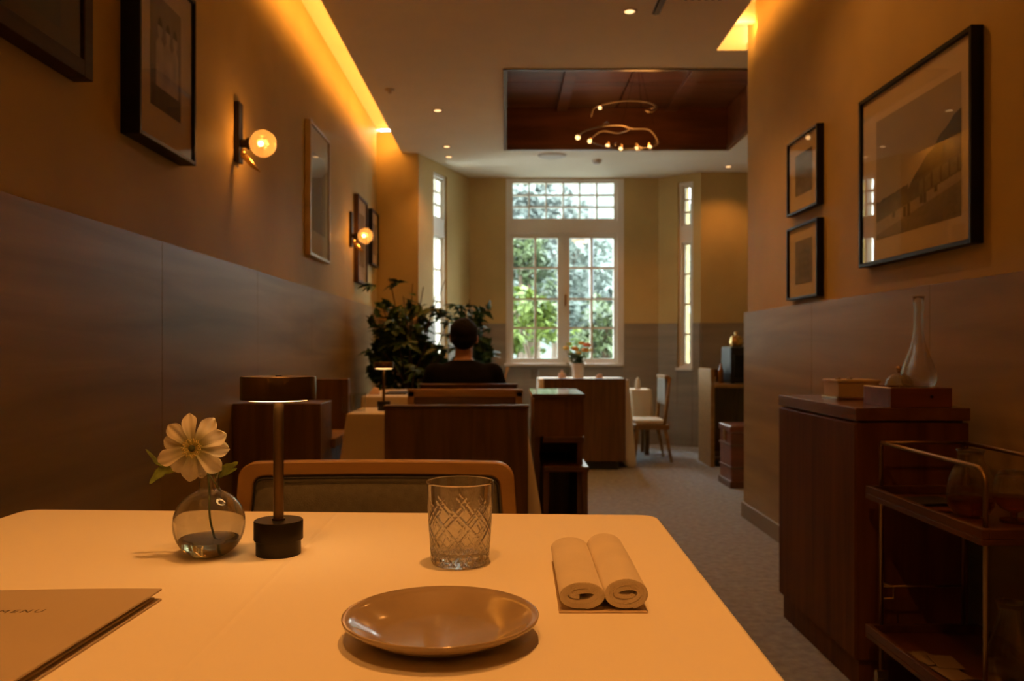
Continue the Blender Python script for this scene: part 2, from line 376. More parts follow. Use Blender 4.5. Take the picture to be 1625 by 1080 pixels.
C0 = (1.610, YB); C1 = (1.99, YR); LC = frame_m(C0, C1)[1]
c0, c1 = .47*LC, .82*LC
wall_seg('wall_bay_right', C0, C1, (c0, c1, .80, 2.72), ext=(.05, 0))
narrow('window_3', C0, C1, c0, c1, .80, 2.72, 2.10, 2.27, 1)
wall_seg('wall_rear_left', (XL, YF), B0, ext=(.05, 0))
wall_seg('wall_rear_right', C1, (3.4, YR), ext=(0, .2))
# stone cladding: each slab of its own, proud of the plaster, a dark joint between
def clad(parent, p0, p1, spans, z0, z1, mt, side=-1, th=.018, gap=.0012):
    m, L = frame_m(p0, p1)
    for t0, t1, *zz in spans:
        za, zb = zz if zz else (z0, z1)
        b = MB(); b.m = m
        y = (-th, .0) if side < 0 else (0, th)
        b.box(t0+gap, t1-gap, y[0], y[1], za, zb-.001); b.build('stone_panel', mt, parent, bevel=.0012, seg=1)
dl = struct('trim_3')   # left dado
clad(dl, (XL, FRONT), (XL, YF), [(max(0, -.04+1.1*k), min(YF-FRONT, 1.06+1.1*k)) for k in range(10) if -.04+1.1*k < YF-FRONT-.01], .0, 1.373, M['stone'], side=-1)
dr = struct('trim_4')
clad(dr, (XR, WE), (XR, FRONT), [(k*1.1, min(7.65, k*1.1+1.1)) for k in range(7)], .0, 1.225, M['stone'], side=-1)
MB().box(XR-.018, XR+.2, WE, WE+.018, 0, 1.225).build('stone_panel', M['stone'], dr)
db = struct('trim_5'); ZB = 1.268
clad(db, (XL, YF), B0, [(0, XL*-1-.80)], 0, ZB, M['stone2'])
clad(db, B0, B1, [(0, b0), (b0, b1, 0, .79), (b1, LB)], 0, ZB, M['stone2'])
clad(db, A0, A1, [(0, wx0-.002), (wx0, (wx0+wx1)/2, 0, wz0-.02), ((wx0+wx1)/2, wx1, 0, wz0-.02), (wx1+.002, frame_m(A0, A1)[1])], 0, ZB, M['stone2'])
clad(db, C0, C1, [(0, c0), (c0, c1, 0, .79), (c1, LC)], 0, ZB, M['stone2'])
clad(db, C1, (3.4, YR), [(0, .7), (.7, 1.41)], 0, ZB, M['stone2'])
MB().box(XL, XL+.03, FRONT, YF, 0, .09).build('baseboard_left', M['stone'], kind='structure')
MB().box(XR-.033, XR-.018, FRONT, WE+.03, 0, .09).build('baseboard_right', M['stone2'], kind='structure', bevel=.004)
# ------------------------------------------------------------------ timber coffer in the ceiling
cf = struct('trim_6'); ZC = 3.174
cb = MB().box(-.05, 0, 5.38, 7.66, T, ZC+.1).box(2.0, 2.05, 5.38, 7.66, T, ZC+.1).box(0, 2.0, 5.38, 5.43, T, ZC+.1).box(0, 2.0, 7.61, 7.66, T, ZC+.1)
cb.build('coffer_side', M['coffer'], cf)
xs = [0, .50, 1.0, 1.5, 2.0]; ys = [5.43, 6.15, 6.88, 7.61]
for i in range(4):
    for j in range(3):
        MB().box(xs[i]+.004, xs[i+1]-.004, ys[j]+.004, ys[j+1]-.004, ZC, ZC+.03).build('coffer_panel', M['coffer'], cf, bevel=.006, seg=1)
MB().box(0, 2, 5.43, 7.61, ZC+.03, ZC+.06).build('coffer_back', M['walnut_h'], cf)
MB().box(.46, .56, 5.44, 7.60, ZC-.035, ZC).box(1.44, 1.54, 5.44, 7.60, ZC-.035, ZC).box(.01, 1.99, 5.98, 6.08, ZC-.03, ZC).build('coffer_beam', M['coffer'], cf, bevel=.004)
lipm = MB()
for bx in ((-.015, .012, 5.43, 7.61), (1.988, 2.015, 5.43, 7.61), (-.015, 2.015, 5.415, 5.44), (-.015, 2.015, 7.60, 7.625)): lipm.box(bx[0], bx[1], bx[2], bx[3], CEIL-.008, CEIL+.04)
lipm.build('coffer_lip', M['walnut_h'], cf)
# ------------------------------------------------------------------ the garden beyond the windows
MB().box(-9, 12, 9.25, 40, -.5, -.3).build('ground', M['paving'], kind='structure')
def foliage(c, r, n, size, mt, parent, seed, hollow=.35, kindname='foliage', flat=1):
    rnd = random.Random(seed); b = MB()
    cl = [(c[0]+r[0]*.62*rnd.uniform(-1, 1), c[1]+r[1]*.62*rnd.uniform(-1, 1), c[2]+r[2]*.62*rnd.uniform(-1, 1), rnd.uniform(.3, .55)) for _ in range(14)]
    vs = []; fs = []
    for i in range(n):
        q = cl[rnd.randrange(len(cl))]
        d = Vector((rnd.gauss(0, 1), rnd.gauss(0, 1), rnd.gauss(0, 1))).normalized()*(rnd.uniform(hollow, 1)**.5)*q[3]
        p = Vector((q[0]+d.x*r[0], q[1]+d.y*r[1], q[2]+d.z*r[2]))
        s = size*rnd.uniform(.6, 1.3); e = Euler((rnd.uniform(-1, 1), rnd.uniform(-1, 1), rnd.uniform(0, 6.28))).to_matrix()
        k = len(vs)
        for a, bb, cc in ((-.5, 0, 0), (-.1, -.22, .05), (.5, 0, -.06), (-.1, .22, .05)): vs.append(p+e @ Vector((a*s, bb*s, cc*s)))
        fs.append((k, k+1, k+2, k+3))
    b.add(vs, fs); return b.build(kindname, mt, parent, kind='stuff')
def shrub(x, y, z0, c, r, n, size, mt, label, cat='shrub', seed=1, tr=.05, group=None, name='garden_shrub'):
    t = thing(name, (x, y, z0), label, cat, group)
    pts = [(x, y, z0), (x+(c[0]-x)*.4, y, z0+(c[2]-z0)*.5), (c[0], c[1], c[2])]
    b = MB().tube(pts, [tr, tr*.8, tr*.4], 8)
    rnd = random.Random(seed)
    for k in range(4): b.tube([pts[1], (c[0]+rnd.uniform(-.6, .6)*r[0], c[1], c[2]+rnd.uniform(-.2, .6)*r[2])], [tr*.6, tr*.2], 6)
    b.build('trunk', M['bark'], t)
    foliage(c, r, n, size, mt, t, seed)
hm = MB(); hv = []; hf = []; NXH, NZH = 70, 14  # backdrop hill, added to cover the glaring sky behind the panes
for j in range(NZH+1):
    for i in range(NXH+1):
        x = -16+46*i/NXH; v = j/NZH; top = 12.5+1.6*math.sin(x*.31)+1.0*math.sin(x*.83+1)+.5*math.sin(x*2.1)
        hv.append((x, 44+9*v*v+.7*math.sin(x*1.3+j)*math.sin(j*1.7+x*.4), -.5+top*v+.3*math.sin(x*2.7+j*2)))
for j in range(NZH):
    for i in range(NXH): a_ = j*(NXH+1)+i; hf.append((a_, a_+1, a_+NXH+2, a_+NXH+1))
hm.add(hv, hf).build('sky_cover_hill', M['hill'], kind='structure', smooth=True)
def gx(px, Y): return X(px, Y)
Y1 = 11.2
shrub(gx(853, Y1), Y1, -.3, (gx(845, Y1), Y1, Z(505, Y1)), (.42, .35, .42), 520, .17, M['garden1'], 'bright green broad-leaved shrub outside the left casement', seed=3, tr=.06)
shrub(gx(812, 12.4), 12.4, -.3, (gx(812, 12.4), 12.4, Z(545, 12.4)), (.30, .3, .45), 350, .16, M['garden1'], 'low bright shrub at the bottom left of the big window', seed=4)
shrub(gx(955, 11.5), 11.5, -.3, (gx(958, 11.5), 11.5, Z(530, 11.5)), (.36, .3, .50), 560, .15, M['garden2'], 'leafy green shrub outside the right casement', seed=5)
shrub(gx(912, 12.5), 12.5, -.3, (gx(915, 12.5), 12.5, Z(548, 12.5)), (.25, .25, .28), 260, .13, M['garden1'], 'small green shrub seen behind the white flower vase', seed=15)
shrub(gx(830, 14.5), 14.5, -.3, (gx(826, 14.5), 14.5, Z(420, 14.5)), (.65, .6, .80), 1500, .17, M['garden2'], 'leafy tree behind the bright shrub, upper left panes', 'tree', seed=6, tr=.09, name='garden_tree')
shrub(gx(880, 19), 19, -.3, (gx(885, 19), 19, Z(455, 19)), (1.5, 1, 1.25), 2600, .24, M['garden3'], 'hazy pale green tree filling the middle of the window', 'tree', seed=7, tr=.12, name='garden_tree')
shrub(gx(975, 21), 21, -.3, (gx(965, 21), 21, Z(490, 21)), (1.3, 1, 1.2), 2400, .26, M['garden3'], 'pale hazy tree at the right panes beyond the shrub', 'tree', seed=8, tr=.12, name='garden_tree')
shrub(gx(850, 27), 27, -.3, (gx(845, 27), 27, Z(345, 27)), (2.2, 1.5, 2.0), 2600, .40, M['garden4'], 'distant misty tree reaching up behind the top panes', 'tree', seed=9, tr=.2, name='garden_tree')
shrub(-1.1, 11.6, -.3, (-1.0, 11.5, 1.7), (.75, .5, 1.5), 1800, .17, M['garden3'], 'shrub added outside the narrow left window to cover the bright sky', seed=10)  # added to keep sky glare out of the left bay panes
shrub(2.6, 12.2, -.3, (2.6, 12.2, 1.6), (.7, .5, 1.6), 1800, .17, M['garden3'], 'shrub added outside the narrow right window to cover the bright sky', seed=11)  # likewise added, dims the sky in the right bay panes
gp = MB().box(gx(935, 15), gx(942, 15), 15, 15.1, -.3, 5.2).box(gx(932, 15), gx(945, 15), 14.98, 15.12, 5.2, 5.25)
tag(gp.build('lamp_post', M['bluegrey'], kind='thing'), 'grey post rising outside behind the upper right panes', 'post')
gw = MB().box(-4, 7, 13.1, 13.25, -.3, .75).box(-4, 7, 13.07, 13.28, .75, .80)
tag(gw.build('garden_wall', M['wall_out'], kind='thing', bevel=.01), 'low pale garden wall beyond the shrubs', 'wall')
# ------------------------------------------------------------------ ceiling fittings
def downlight(x, y, z, label, r=.036):
    t = thing('downlight', (x, y, z), label, 'ceiling light', 'recessed ceiling spotlights')
    MB().lathe([(r*.72, .0), (r*.72, -.003), (r, -.006), (r*1.15, -.004), (r*1.18, 0)], (x, y, z), 28).build('trim_ring', M['trim_white'], t, smooth=True, auto=40)
    MB().lathe([(0, -.002), (r*.5, -.002), (r*.72, -.0035), (r*.72, -.001)], (x, y, z), 24).build('lens', M['down_glow'], t, smooth=True, auto=40)
downlight(.66, 4.49, CEIL, 'recessed ceiling spotlight nearest the camera beside the black slot')
downlight(-.51, 6.36, CEIL, 'recessed ceiling spotlight left of the timber coffer, nearest of three')
downlight(-.52, 7.50, CEIL, 'recessed ceiling spotlight left of the coffer, middle of three')
downlight(-.53, 7.90, CEIL, 'recessed ceiling spotlight left of the coffer, farthest of three')
downlight(2.2, 8.33, CEIL, 'recessed ceiling spotlight by the orange lit rear right wall')
downlight(.52, 7.38, ZC, 'spotlight set in the timber coffer, left of the pendant', r=.032)
downlight(1.48, 7.38, ZC, 'spotlight set in the timber coffer, right of the pendant', r=.032)
tag(MB().box(.785, .825, 3.3, 4.52, CEIL-.004, CEIL+.002).box(.79, .82, 3.3, 4.51, CEIL-.012, CEIL-.003).build('slot_diffuser', M['blackmatte'], kind='thing'), 'long black linear slot in the white ceiling', 'air slot')
t = thing('air_vent', (1.0, 4.36, CEIL), 'small perforated air grille in the ceiling at the top edge', 'vent')
MB().box(.90, 1.12, 4.05, 4.36, CEIL-.006, CEIL+.002).build('plate', M['ceiling'], t)
g = MB()
for i in range(6):
    for j in range(4): g.box(.915+i*.035, .93+i*.035, 4.09+j*.065, 4.13+j*.065, CEIL-.009, CEIL-.005)
g.build('slot', M['black'], t, kind='stuff')
tag(MB().lathe([(0, -.015), (.10, -.015), (.13, -.006), (.135, 0)], (.434, 7.86, CEIL), 32).build('round_vent', M['trim_white'], kind='thing', smooth=True), 'round flush vent disc in the ceiling above the window', 'vent')
tag(MB().lathe([(0, -.035), (.03, -.033), (.045, -.015), (.05, 0)], (.87, 8.05, CEIL), 28).build('smoke_detector', M['trim_white'], kind='thing', smooth=True), 'small round smoke detector in the ceiling above the window', 'detector')
tag(MB().lathe([(0, -.03), (.012, -.028), (.015, -.01), (.035, -.006), (.036, 0)], (-.80, 5.85, CEIL), 20).build('sprinkler_head', M['trim_white'], kind='thing', smooth=True), 'small sprinkler head in the ceiling near the glowing left cove', 'sprinkler')
# pendant of wandering loops
pc = (1.02, 6.5)
t = thing('loop_pendant', (pc[0], pc[1], ZC), 'wire loop pendant with tiny glowing bulbs hanging in the timber coffer', 'pendant light')
lamp('pendant_light', 'POINT', (pc[0], pc[1]-.1, 2.56), 11, WARM, shadow_soft_size=.15)
MB().lathe([(0, 0), (.06, 0), (.06, -.02), (0, -.03)], (pc[0], pc[1], ZC), 24).build('canopy', M['bronze_matte'], t, smooth=True, auto=40)
def pp(px, py, dy=0):
    Y = 6.5+dy; return Vector((X(px, Y), Y, Z(py, Y)))
def spline(pts, n=8, closed=False):
    out = []; N = len(pts)
    rng = range(N if closed else N-1)
    for i in rng:
        p0, p1, p2, p3 = (pts[(i-1) % N] if closed or i > 0 else pts[0]), pts[i], pts[(i+1) % N], (pts[(i+2) % N] if closed or i+2 < N else pts[-1])
        for k in range(n):
            u = k/n; out.append(.5*((2*p1)+(-p0+p2)*u+(2*p0-5*p1+4*p2-p3)*u*u+(-p0+3*p1-3*p2+p3)*u**3))
    if not closed: out.append(pts[-1])
    return out
loopA = [pp(917, 216, -.1), pp(930, 207, -.2), pp(957, 200, -.25), pp(985, 199, -.1), pp(1003, 204, .1), pp(1030, 206, .2), pp(1044, 226, .1), pp(1032, 234, -.1), pp(1010, 236, -.2), pp(985, 238, -.25), pp(962, 233, -.2), pp(938, 224, -.05), pp(946, 213, .15), pp(958, 208, .25), pp(980, 211, .25), pp(998, 206, .1)]
MB().tube(spline(loopA, 8), .006, 8).build('loop', M['loop'], t, smooth=True)
loopB = [pp(938, 185, -.1), pp(942, 172, -.15), pp(956, 166, -.1), pp(975, 162, .1), pp(1000, 160, .25), pp(1030, 163, .25), pp(1042, 170, .05), pp(1034, 177, -.1), pp(1024, 175, -.15)]
MB().tube(spline(loopB, 8), .006, 8).build('loop', M['loop'], t, smooth=True)
MB().tube([(pc[0]-.12, pc[1], 2.74), (pc[0]-.02, pc[1], ZC-.02)], .0015, 6).tube([(pc[0]+.12, pc[1], 2.73), (pc[0]+.02, pc[1], ZC-.02)], .0015, 6).tube([(pc[0]+.0, pc[1]-.2, 2.74), (pc[0], pc[1]-.02, ZC-.02)], .0015, 6).build('cable', M['bronze_matte'], t)
for px, py, d, r in ((917, 218, -.1, .018), (952, 171, -.12, .013), (936, 224, -.05, .016), (964, 231, -.2, .014), (985, 236, -.25, .014), (1031, 233, -.1, .014), (1010, 235, -.2, .012)):
    p = pp(px, py, d)
    bo = MB().ball(p, r, 12, 8).build('bulb', M['small_bulb'], t, smooth=True)
    MB().lathe([(r*.7, 0), (r*.8, .02), (r*.4, .03), (0, .032)], (p.x, p.y, p.z+r*.4), 10).build('bulb_cap', M['brass'], bo, smooth=True)
for px, py, d in ((962, 197, -.2), (1003, 204, .1), (1042, 226, .1), (972, 230, -.2), (1036, 171, 0), (1013, 235, -.2)):
    p = pp(px, py, d); MB().ball(p, (.026, .02, .015), 10, 6).build('glass_drop', M['clear'], t, smooth=True)
# ------------------------------------------------------------------ wall sconces
def sconce(y, z, label, sc_=1):
    x0 = XL
    t = thing('wall_sconce', (x0, y, z), label, 'wall lamp', 'faceted globe wall sconces')
    MB().box(x0, x0+.022, y-.03, y+.03, z-.085, z+.18).build('backplate', M['bronze_matte'], t, bevel=.003)
    b = MB(); b.m = Matrix.Translation((x0+.02, y, z)) @ Matrix.Rotation(PI/2, 4, 'Y')
    b.lathe([(0, 0), (.018, 0), (.018, .028), (.026, .03), (.026, .045), (0, .045)], n=20); b.build('arm', M['bronze_matte'], t, smooth=True, auto=40)
    bm = bmesh.new(); bmesh.ops.create_icosphere(bm, subdivisions=3, radius=.060)
    c = Vector((x0+.118, y, z)); rnd = random.Random(5)
    for v in bm.verts:
        v.co *= 1+rnd.uniform(-.022, .022)
        v.co.x *= .96
    me = bpy.data.meshes.new('globe'); bm.to_mesh(me); bm.free(); me.materials.append(M['globe'])
    g = bpy.data.objects.new('globe', me); C.objects.link(g); g.parent = t; g.location = c-base_of(t)
    MB().ball(c+Vector((-.01, 0, 0)), .011, 12, 8).build('bulb', M['bulb'], t, smooth=True)
    l = MB(); pts = [(x0+.03, y-.01, z-.035), (x0+.05, y-.03, z-.065), (x0+.085, y-.03, z-.105), (x0+.115, y-.03, z-.13)]
    l.tube(pts, [.004, .014, .011, .002], 8); l.ball((x0+.035, y-.02, z-.05), (.012, .012, .022), 10, 6)
    l.build('leaf_pull', M['brass'], t, smooth=True)
    lamp('sconce_light', 'POINT', tuple(c), 3.0, (1, .42, .10), shadow_soft_size=.02)
M['globe'] = thin_glass('faceted_globe_glass', (.93, .80, .58), .08, 1.5)
_g = M['globe'].node_tree; _o = _g.nodes['Material Output']; _s = _o.inputs[0].links[0].from_socket; _t = _g.nodes.new('ShaderNodeBsdfTranslucent'); _t.inputs[0].default_value = (.95, .74, .42, 1); _x = _g.nodes.new('ShaderNodeMixShader'); _v = _g.nodes.new('ShaderNodeTexVoronoi'); _v.inputs['Scale'].default_value = 62; _c = _g.nodes.new('ShaderNodeTexCoord'); _g.links.new(_c.outputs['Object'], _v.inputs['Vector']); _k = _g.nodes.new('ShaderNodeMapRange'); _k.inputs['From Max'].default_value = .55; _k.inputs['To Min'].default_value = .02; _k.inputs['To Max'].default_value = .09; _g.links.new(_v.outputs['Distance'], _k.inputs['Value']); _g.links.new(_k.outputs[0], _x.inputs[0]); _g.links.new(_s, _x.inputs[1]); _g.links.new(_t.outputs[0], _x.inputs[2]); _g.links.new(_x.outputs[0], _o.inputs[0])
sconce(3.70, 1.905, 'glowing faceted glass wall sconce nearer the camera, left wall')
sconce(6.40, 1.86, 'glowing glass wall sconce farther along the left wall')
# ------------------------------------------------------------------ framed pictures
def paint(name, y0, y1, z0, z1, fn, parent, x, side, nx=90, nz=70):
    # a print: a flat sheet of small cells, each with its own ink tone (u runs left to right as seen)
    vs = []; fs = []; cols = []
    for j in range(nz+1):
        for i in range(nx+1):
            u, v = i/nx, j/nz
            y = (y0+(y1-y0)*u) if side < 0 else (y1-(y1-y0)*u)
            vs.append((x, y, z0+(z1-z0)*v)); cols.append(fn(u, v))
    for j in range(nz):
        for i in range(nx):
            a = j*(nx+1)+i; q = (a, a+1, a+nx+2, a+nx+1); fs.append(q if side > 0 else q[::-1])
    b = MB().add(vs, fs); o = b.build(name, M['print'], parent)
    at = o.data.color_attributes.new('ink', 'FLOAT_COLOR', 'POINT')
    for k, c in enumerate(cols): at.data[k].color = (c[0], c[1], c[2], 1)
    return o
m_, nt_, p_ = _m('photo_print'); va = nt_.nodes.new('ShaderNodeVertexColor'); va.layer_name = 'ink'; nt_.links.new(va.outputs[0], p_.inputs['Base Color']); p_.inputs['Roughness'].default_value = .7; M['print'] = m_
def fr(k, c=(1, .86, .66)): return (k*c[0], k*c[1], k*c[2])
def hsh(a, b=0): return (math.sin(a*127.1+b*311.7)*43758.5453) % 1
def nz2(u, v):
    i, j = math.floor(u), math.floor(v); a, b = u-i, v-j; a = a*a*(3-2*a); b = b*b*(3-2*b)
    return (hsh(i, j)*(1-a)+hsh(i+1, j)*a)*(1-b)+(hsh(i, j+1)*(1-a)+hsh(i+1, j+1)*a)*b
def landscape(u, v):
    hill = .30+.55*max(0, u-.42)**.8*1.25+.03*nz2(u*14, 2) if u > .42 else .30+.12*u+.02*nz2(u*20, 1)
    road = .06+.22*u*0+.24-.10*(1-u)
    n = nz2(u*40, v*40)
    base = .16+.17*u
    if v > hill: return fr(.34+.10*(1-v)+.04*nz2(u*5, v*8))
    if v > base+.13: return fr(.022+.022*n)
    if v > base and u > .15:
        q = (u*11+.4*nz2(u*9, 3)) % 1
        return fr((.17 if q < .75 else .06)*(.8+.4*n)) if v < base+.10+.02*nz2(u*11, 5) and u > .55 else fr(.07+.06*nz2(u*22, v*16)*(1 if v < base+.08 else .3))
    if v > base-.015: return fr(.10)
    for (a, b_, h) in ((.38, .12, .085), (.43, .115, .10), (.58, .18, .10), (.62, .175, .09), (.74, .23, .10), (.24, .14, .06)):
        if abs(u-a) < .016 and b_ < v < b_+h: return fr(.045)
    return fr((.34 if v > base-.12+.04*u else .17)+.06*n)
def portrait(u, v):
    n = nz2(u*9, v*9); k = .14+.12*v
    for cx, w_ in ((.3, .13), (.56, .14), (.80, .11)):
        if abs(u-cx) < w_ and v < .66-.08*abs(u-cx)/w_ and v > .18: k = .50+.08*n
        if (u-cx)**2+((v-.72)*.8)**2 < .075**2: k = .52 if v < .74 else .03
    if v < .2: k = .07+.05*n
    return fr(k*(.8+.4*n))
def misty(u, v): return fr(.25+.15*v+.05*nz2(u*4, v*7), (.95, .95, .95))
def darkp(u, v): return fr(.03+.03*nz2(u*5, v*5))
def building(u, v):
    n = nz2(u*12, v*12); k = .20
    if .18 < u < .85 and .1 < v < .8-.3*abs(u-.5): k = .10 if ((u*7) % 1 < .5 and (v*6) % 1 < .55) else .16
    return fr(k*(.85+.3*n))
def blobs(u, v): return fr(.07+.16*nz2(u*4+3, v*5)*(.6+.6*nz2(u*13, v*13)))
def picture(y0, y1, z0, z1, side, th, fw, label, fmat, print_rect, fn, matm, res=(80, 60), group='framed pictures on the walls'):
    xw = XL if side < 0 else XR; s = 1 if side < 0 else -1
    t = thing('framed_picture', (xw, (y0+y1)/2, z0), label, 'picture', group)
    def bx(b, a0, a1, ya, yb, za, zb): b.box(min(xw+s*a0, xw+s*a1), max(xw+s*a0, xw+s*a1), ya, yb, za, zb)
    f = MB(); bx(f, .001, th, y0, y0+fw, z0, z1); bx(f, .001, th, y1-fw, y1, z0, z1); bx(f, .001, th, y0+fw, y1-fw, z0, z0+fw); bx(f, .001, th, y0+fw, y1-fw, z1-fw, z1)
    f.build('frame', fmat, t, bevel=.0015, seg=1)
    b = MB(); bx(b, .002, th-.014, y0+fw, y1-fw, z0+fw, z1-fw); b.build('mat_board', matm, t)
    p = print_rect; paint('print', p[0], p[1], p[2], p[3], fn, t, xw+s*(th-.013), side, *res)
    g = MB(); bx(g, th-.008, th-.006, y0+fw, y1-fw, z0+fw, z1-fw); g.build('glazing', M['pic_glass'], t)
picture(1.72, 2.305, 1.735, 2.40, -1, .055, .045, 'brown framed picture at the top left corner, nearest the camera', M['brownframe'], (1.72+.1, 2.16, 1.826, 2.3), darkp, M['mat_dark'])
picture(2.584, 3.055, 1.668, 2.262, -1, .062, .014, 'deep black framed photograph of standing figures, left wall', M['black'], (2.69, 2.943, 1.791, 2.16), portrait, M['mat_board'], res=(60, 90))
picture(4.97, 5.53, 1.56, 2.36, -1, .034, .018, 'pale framed picture between the two wall sconces', M['paleframe'], (5.07, 5.43, 1.72, 2.20), misty, M['mat_board'], res=(40, 50))
picture(6.56, 7.0, 1.525, 2.21, -1, .04, .02, 'tall brown framed picture just behind the far sconce', M['brownframe'], (6.65, 6.92, 1.66, 2.08), blobs, M['mat_board'], res=(30, 40))
picture(7.25, 7.62, 1.73, 2.21, -1, .04, .015, 'small black framed picture farthest along the left wall', M['black'], (7.33, 7.54, 1.83, 2.10), blobs, M['mat_board'], res=(30, 30))
picture(2.557, 3.374, 1.328, 1.99, 1, .04, .016, 'large black framed landscape photograph on the right wall', M['black'], (2.635, 3.24, 1.423, 1.875), landscape, M['mat_board'], res=(200, 150))
picture(3.84, 4.255, 1.666, 2.035, 1, .035, .012, 'small black framed picture, upper of the pair, right wall', M['black'], (3.93, 4.16, 1.75, 1.95), blobs, M['mat_board'], res=(50, 50))
picture(3.84, 4.255, 1.247, 1.606, 1, .035, .012, 'small black framed picture, lower of the pair, right wall', M['black'], (3.93, 4.16, 1.32, 1.53), building, M['mat_board'], res=(50, 50))
# ------------------------------------------------------------------ tables and cloths
def cloth(name, corners, z, drop, label, matm, flare=.02, cornr=.03, wav=.012, extra=0, seed=1, group=None, nfold=26, drops=None):
    # corners ccw from near-left; builds a top and a hanging skirt with folds
    rnd = random.Random(seed); P = []; n = 4
    cs = [Vector((c[0], c[1], 0)) for c in corners]
    for i in range(4):
        p, a, b = cs[i], cs[i-1], cs[(i+1) % 4]; da = (a-p).normalized(); db = (b-p).normalized()
        q0 = p+da*cornr; q1 = p+db*cornr; c = p+da*cornr+db*cornr
        for k in range(7):
            u = k/6; w_ = (1-u)**2*q0+2*u*(1-u)*p+u*u*q1; P.append((w_, 1-abs(u-.5)*2*.0, True, i))
        L = (b-p).length-2*cornr; m = max(6, int(L/.03))
        for k in range(1, m): P.append((p+db*(cornr+L*k/m), 0, False, i))
    N = len(P); ctr = sum((q[0] for q in P), Vector())/N
    vs = []; fs = []; rows = 12
    cum = 0; lens = [0]
    for i in range(1, N): cum += (P[i][0]-P[i-1][0]).length; lens.append(cum)
    tot = cum+(P[0][0]-P[-1][0]).length
    for r in range(rows+3):
        for i, (p, _, cor, side) in enumerate(P):
            nx_ = (P[(i+1) % N][0]-P[i-1][0]); nn = Vector((nx_.y, -nx_.x, 0)).normalized()
            if nn.dot(p-ctr) < 0: nn = -nn
            if r == 0: vs.append((p.x-nn.x*.004, p.y-nn.y*.004, z)); continue
            if r == 1: vs.append((p.x-nn.x*.001, p.y-nn.y*.001, z-.0008)); continue
            u = (r-2)/rows
            s = lens[i]/tot*2*PI
            dc, ci = min(((p-c).length, q_) for q_, c in enumerate(cs)); near = math.exp(-(dc/.10)**2)
            f = flare*u+wav*u*(math.sin(s*nfold+seed)+.5*math.sin(s*nfold*.53+2*seed))*.5+near*extra*u*(1 if ci < 2 else 0)
            dd = drop if drops is None else drops[side]
            vs.append((p.x+nn.x*f, p.y+nn.y*f, z-.004-dd*u*(1+near*(.35 if extra and ci < 2 else 0))))
    fs.append(tuple(range(N)))
    for r in range(rows+2):
        for i in range(N): j = (i+1) % N; fs.append((r*N+i, (r+1)*N+i, (r+1)*N+j, r*N+j))
    b = MB().add(vs, fs); o = b.build(name, matm, kind='thing', smooth=True, auto=70, solid=.0016)
    o.data.polygons[0].use_smooth = False
    return tag(o, label, 'tablecloth', group)
def table(x0, x1, y0, y1, z, label, th=.025, inset=.06, group=None):
    t = thing('dining_table', ((x0+x1)/2, (y0+y1)/2, 0), label, 'table', group)
    MB().box(x0+.01, x1-.01, y0+.01, y1-.01, z-th, z-.0015).build('tabletop', M['walnut_h'], t, bevel=.003)
    for a in (x0+inset, x1-inset):
        for b in (y0+inset, y1-inset): MB().box(a-.022, a+.022, b-.022, b+.022, 0, z-th).build('leg', M['walnut'], t)
m_, nt_, p_ = _m('near_linen'); L_ = nt_.links.new
# linen with pressed fold lines (fine relief) for the near table
def linen_folds(m, nt, p):
    tcn = nt.nodes.new('ShaderNodeTexCoord'); se = nt.nodes.new('ShaderNodeSeparateXYZ'); L_(tcn.outputs['Object'], se.inputs[0])
    nz = nt.nodes.new('ShaderNodeTexNoise'); nz.inputs['Scale'].default_value = 2.5; L_(tcn.outputs['Object'], nz.inputs[0])
    def mt(op, a, b=None, c=None):
        n = nt.nodes.new('ShaderNodeMath'); n.operation = op
        for i, q in enumerate((a, b, c)):
            if q is None: continue
            if isinstance(q, (int, float)): n.inputs[i].default_value = q
            else: L_(q, n.inputs[i])
        return n.outputs[0]
    wob = mt('MULTIPLY', mt('SUBTRACT', nz.outputs['Fac'], .5), .012)
    h = None
    for c, ax, wd in ((-.262, 'X', .006), (.20, 'X', .01), (.93, 'Y', .014)):
        d = mt('ABSOLUTE', mt('ADD', mt('SUBTRACT', se.outputs[ax], c), wob))
        e = mt('MAXIMUM', mt('SUBTRACT', 1, mt('DIVIDE', d, wd)), 0)
        e = mt('MULTIPLY', e, .9 if c < 0 else .35)
        h = e if h is None else mt('ADD', h, e)
    w_ = nt.nodes.new('ShaderNodeTexNoise'); w_.inputs['Scale'].default_value = 900; L_(tcn.outputs['Object'], w_.inputs[0])
    soft = nt.nodes.new('ShaderNodeTexNoise'); soft.inputs['Scale'].default_value = 4.5; soft.inputs['Detail'].default_value = 1; L_(tcn.outputs['Object'], soft.inputs[0])
    h = mt('ADD', mt('ADD', h, mt('MULTIPLY', w_.outputs['Fac'], .18)), mt('MULTIPLY', soft.outputs['Fac'], 3.0))
    b = nt.nodes.new('ShaderNodeBump'); b.inputs['Strength'].default_value = .5; b.inputs['Distance'].default_value = .0016; L_(h, b.inputs['Height']); L_(b.outputs[0], p.inputs['Normal'])
    p.inputs['Base Color'].default_value = (.82, .76, .64, 1); p.inputs['Roughness'].default_value = .8; p.inputs['Specular IOR Level'].default_value = .2; p.inputs['Sheen Weight'].default_value = .15
linen_folds(m_, nt_, p_); M['near_linen'] = m_
TZ = .75
ya, yb = D(808, TZ), D(817, TZ)
tl = (X(42, ya), ya); tr = (X(1040, yb), yb); nr = (.212, .36); nl = (-.78, .38)
cloth('tablecloth', (nl, nr, tr, tl), TZ, .26, 'white linen cloth on the near table in the foreground', M['near_linen'], flare=.012, cornr=.03, wav=.006, seed=3)
table(-.765, .205, .40, 1.29, TZ-.001, 'near dining table under the white linen cloth, in the foreground')
T2 = .72
x2a, x2b, y2a, y2b = -.70, .085, 3.72, 4.12
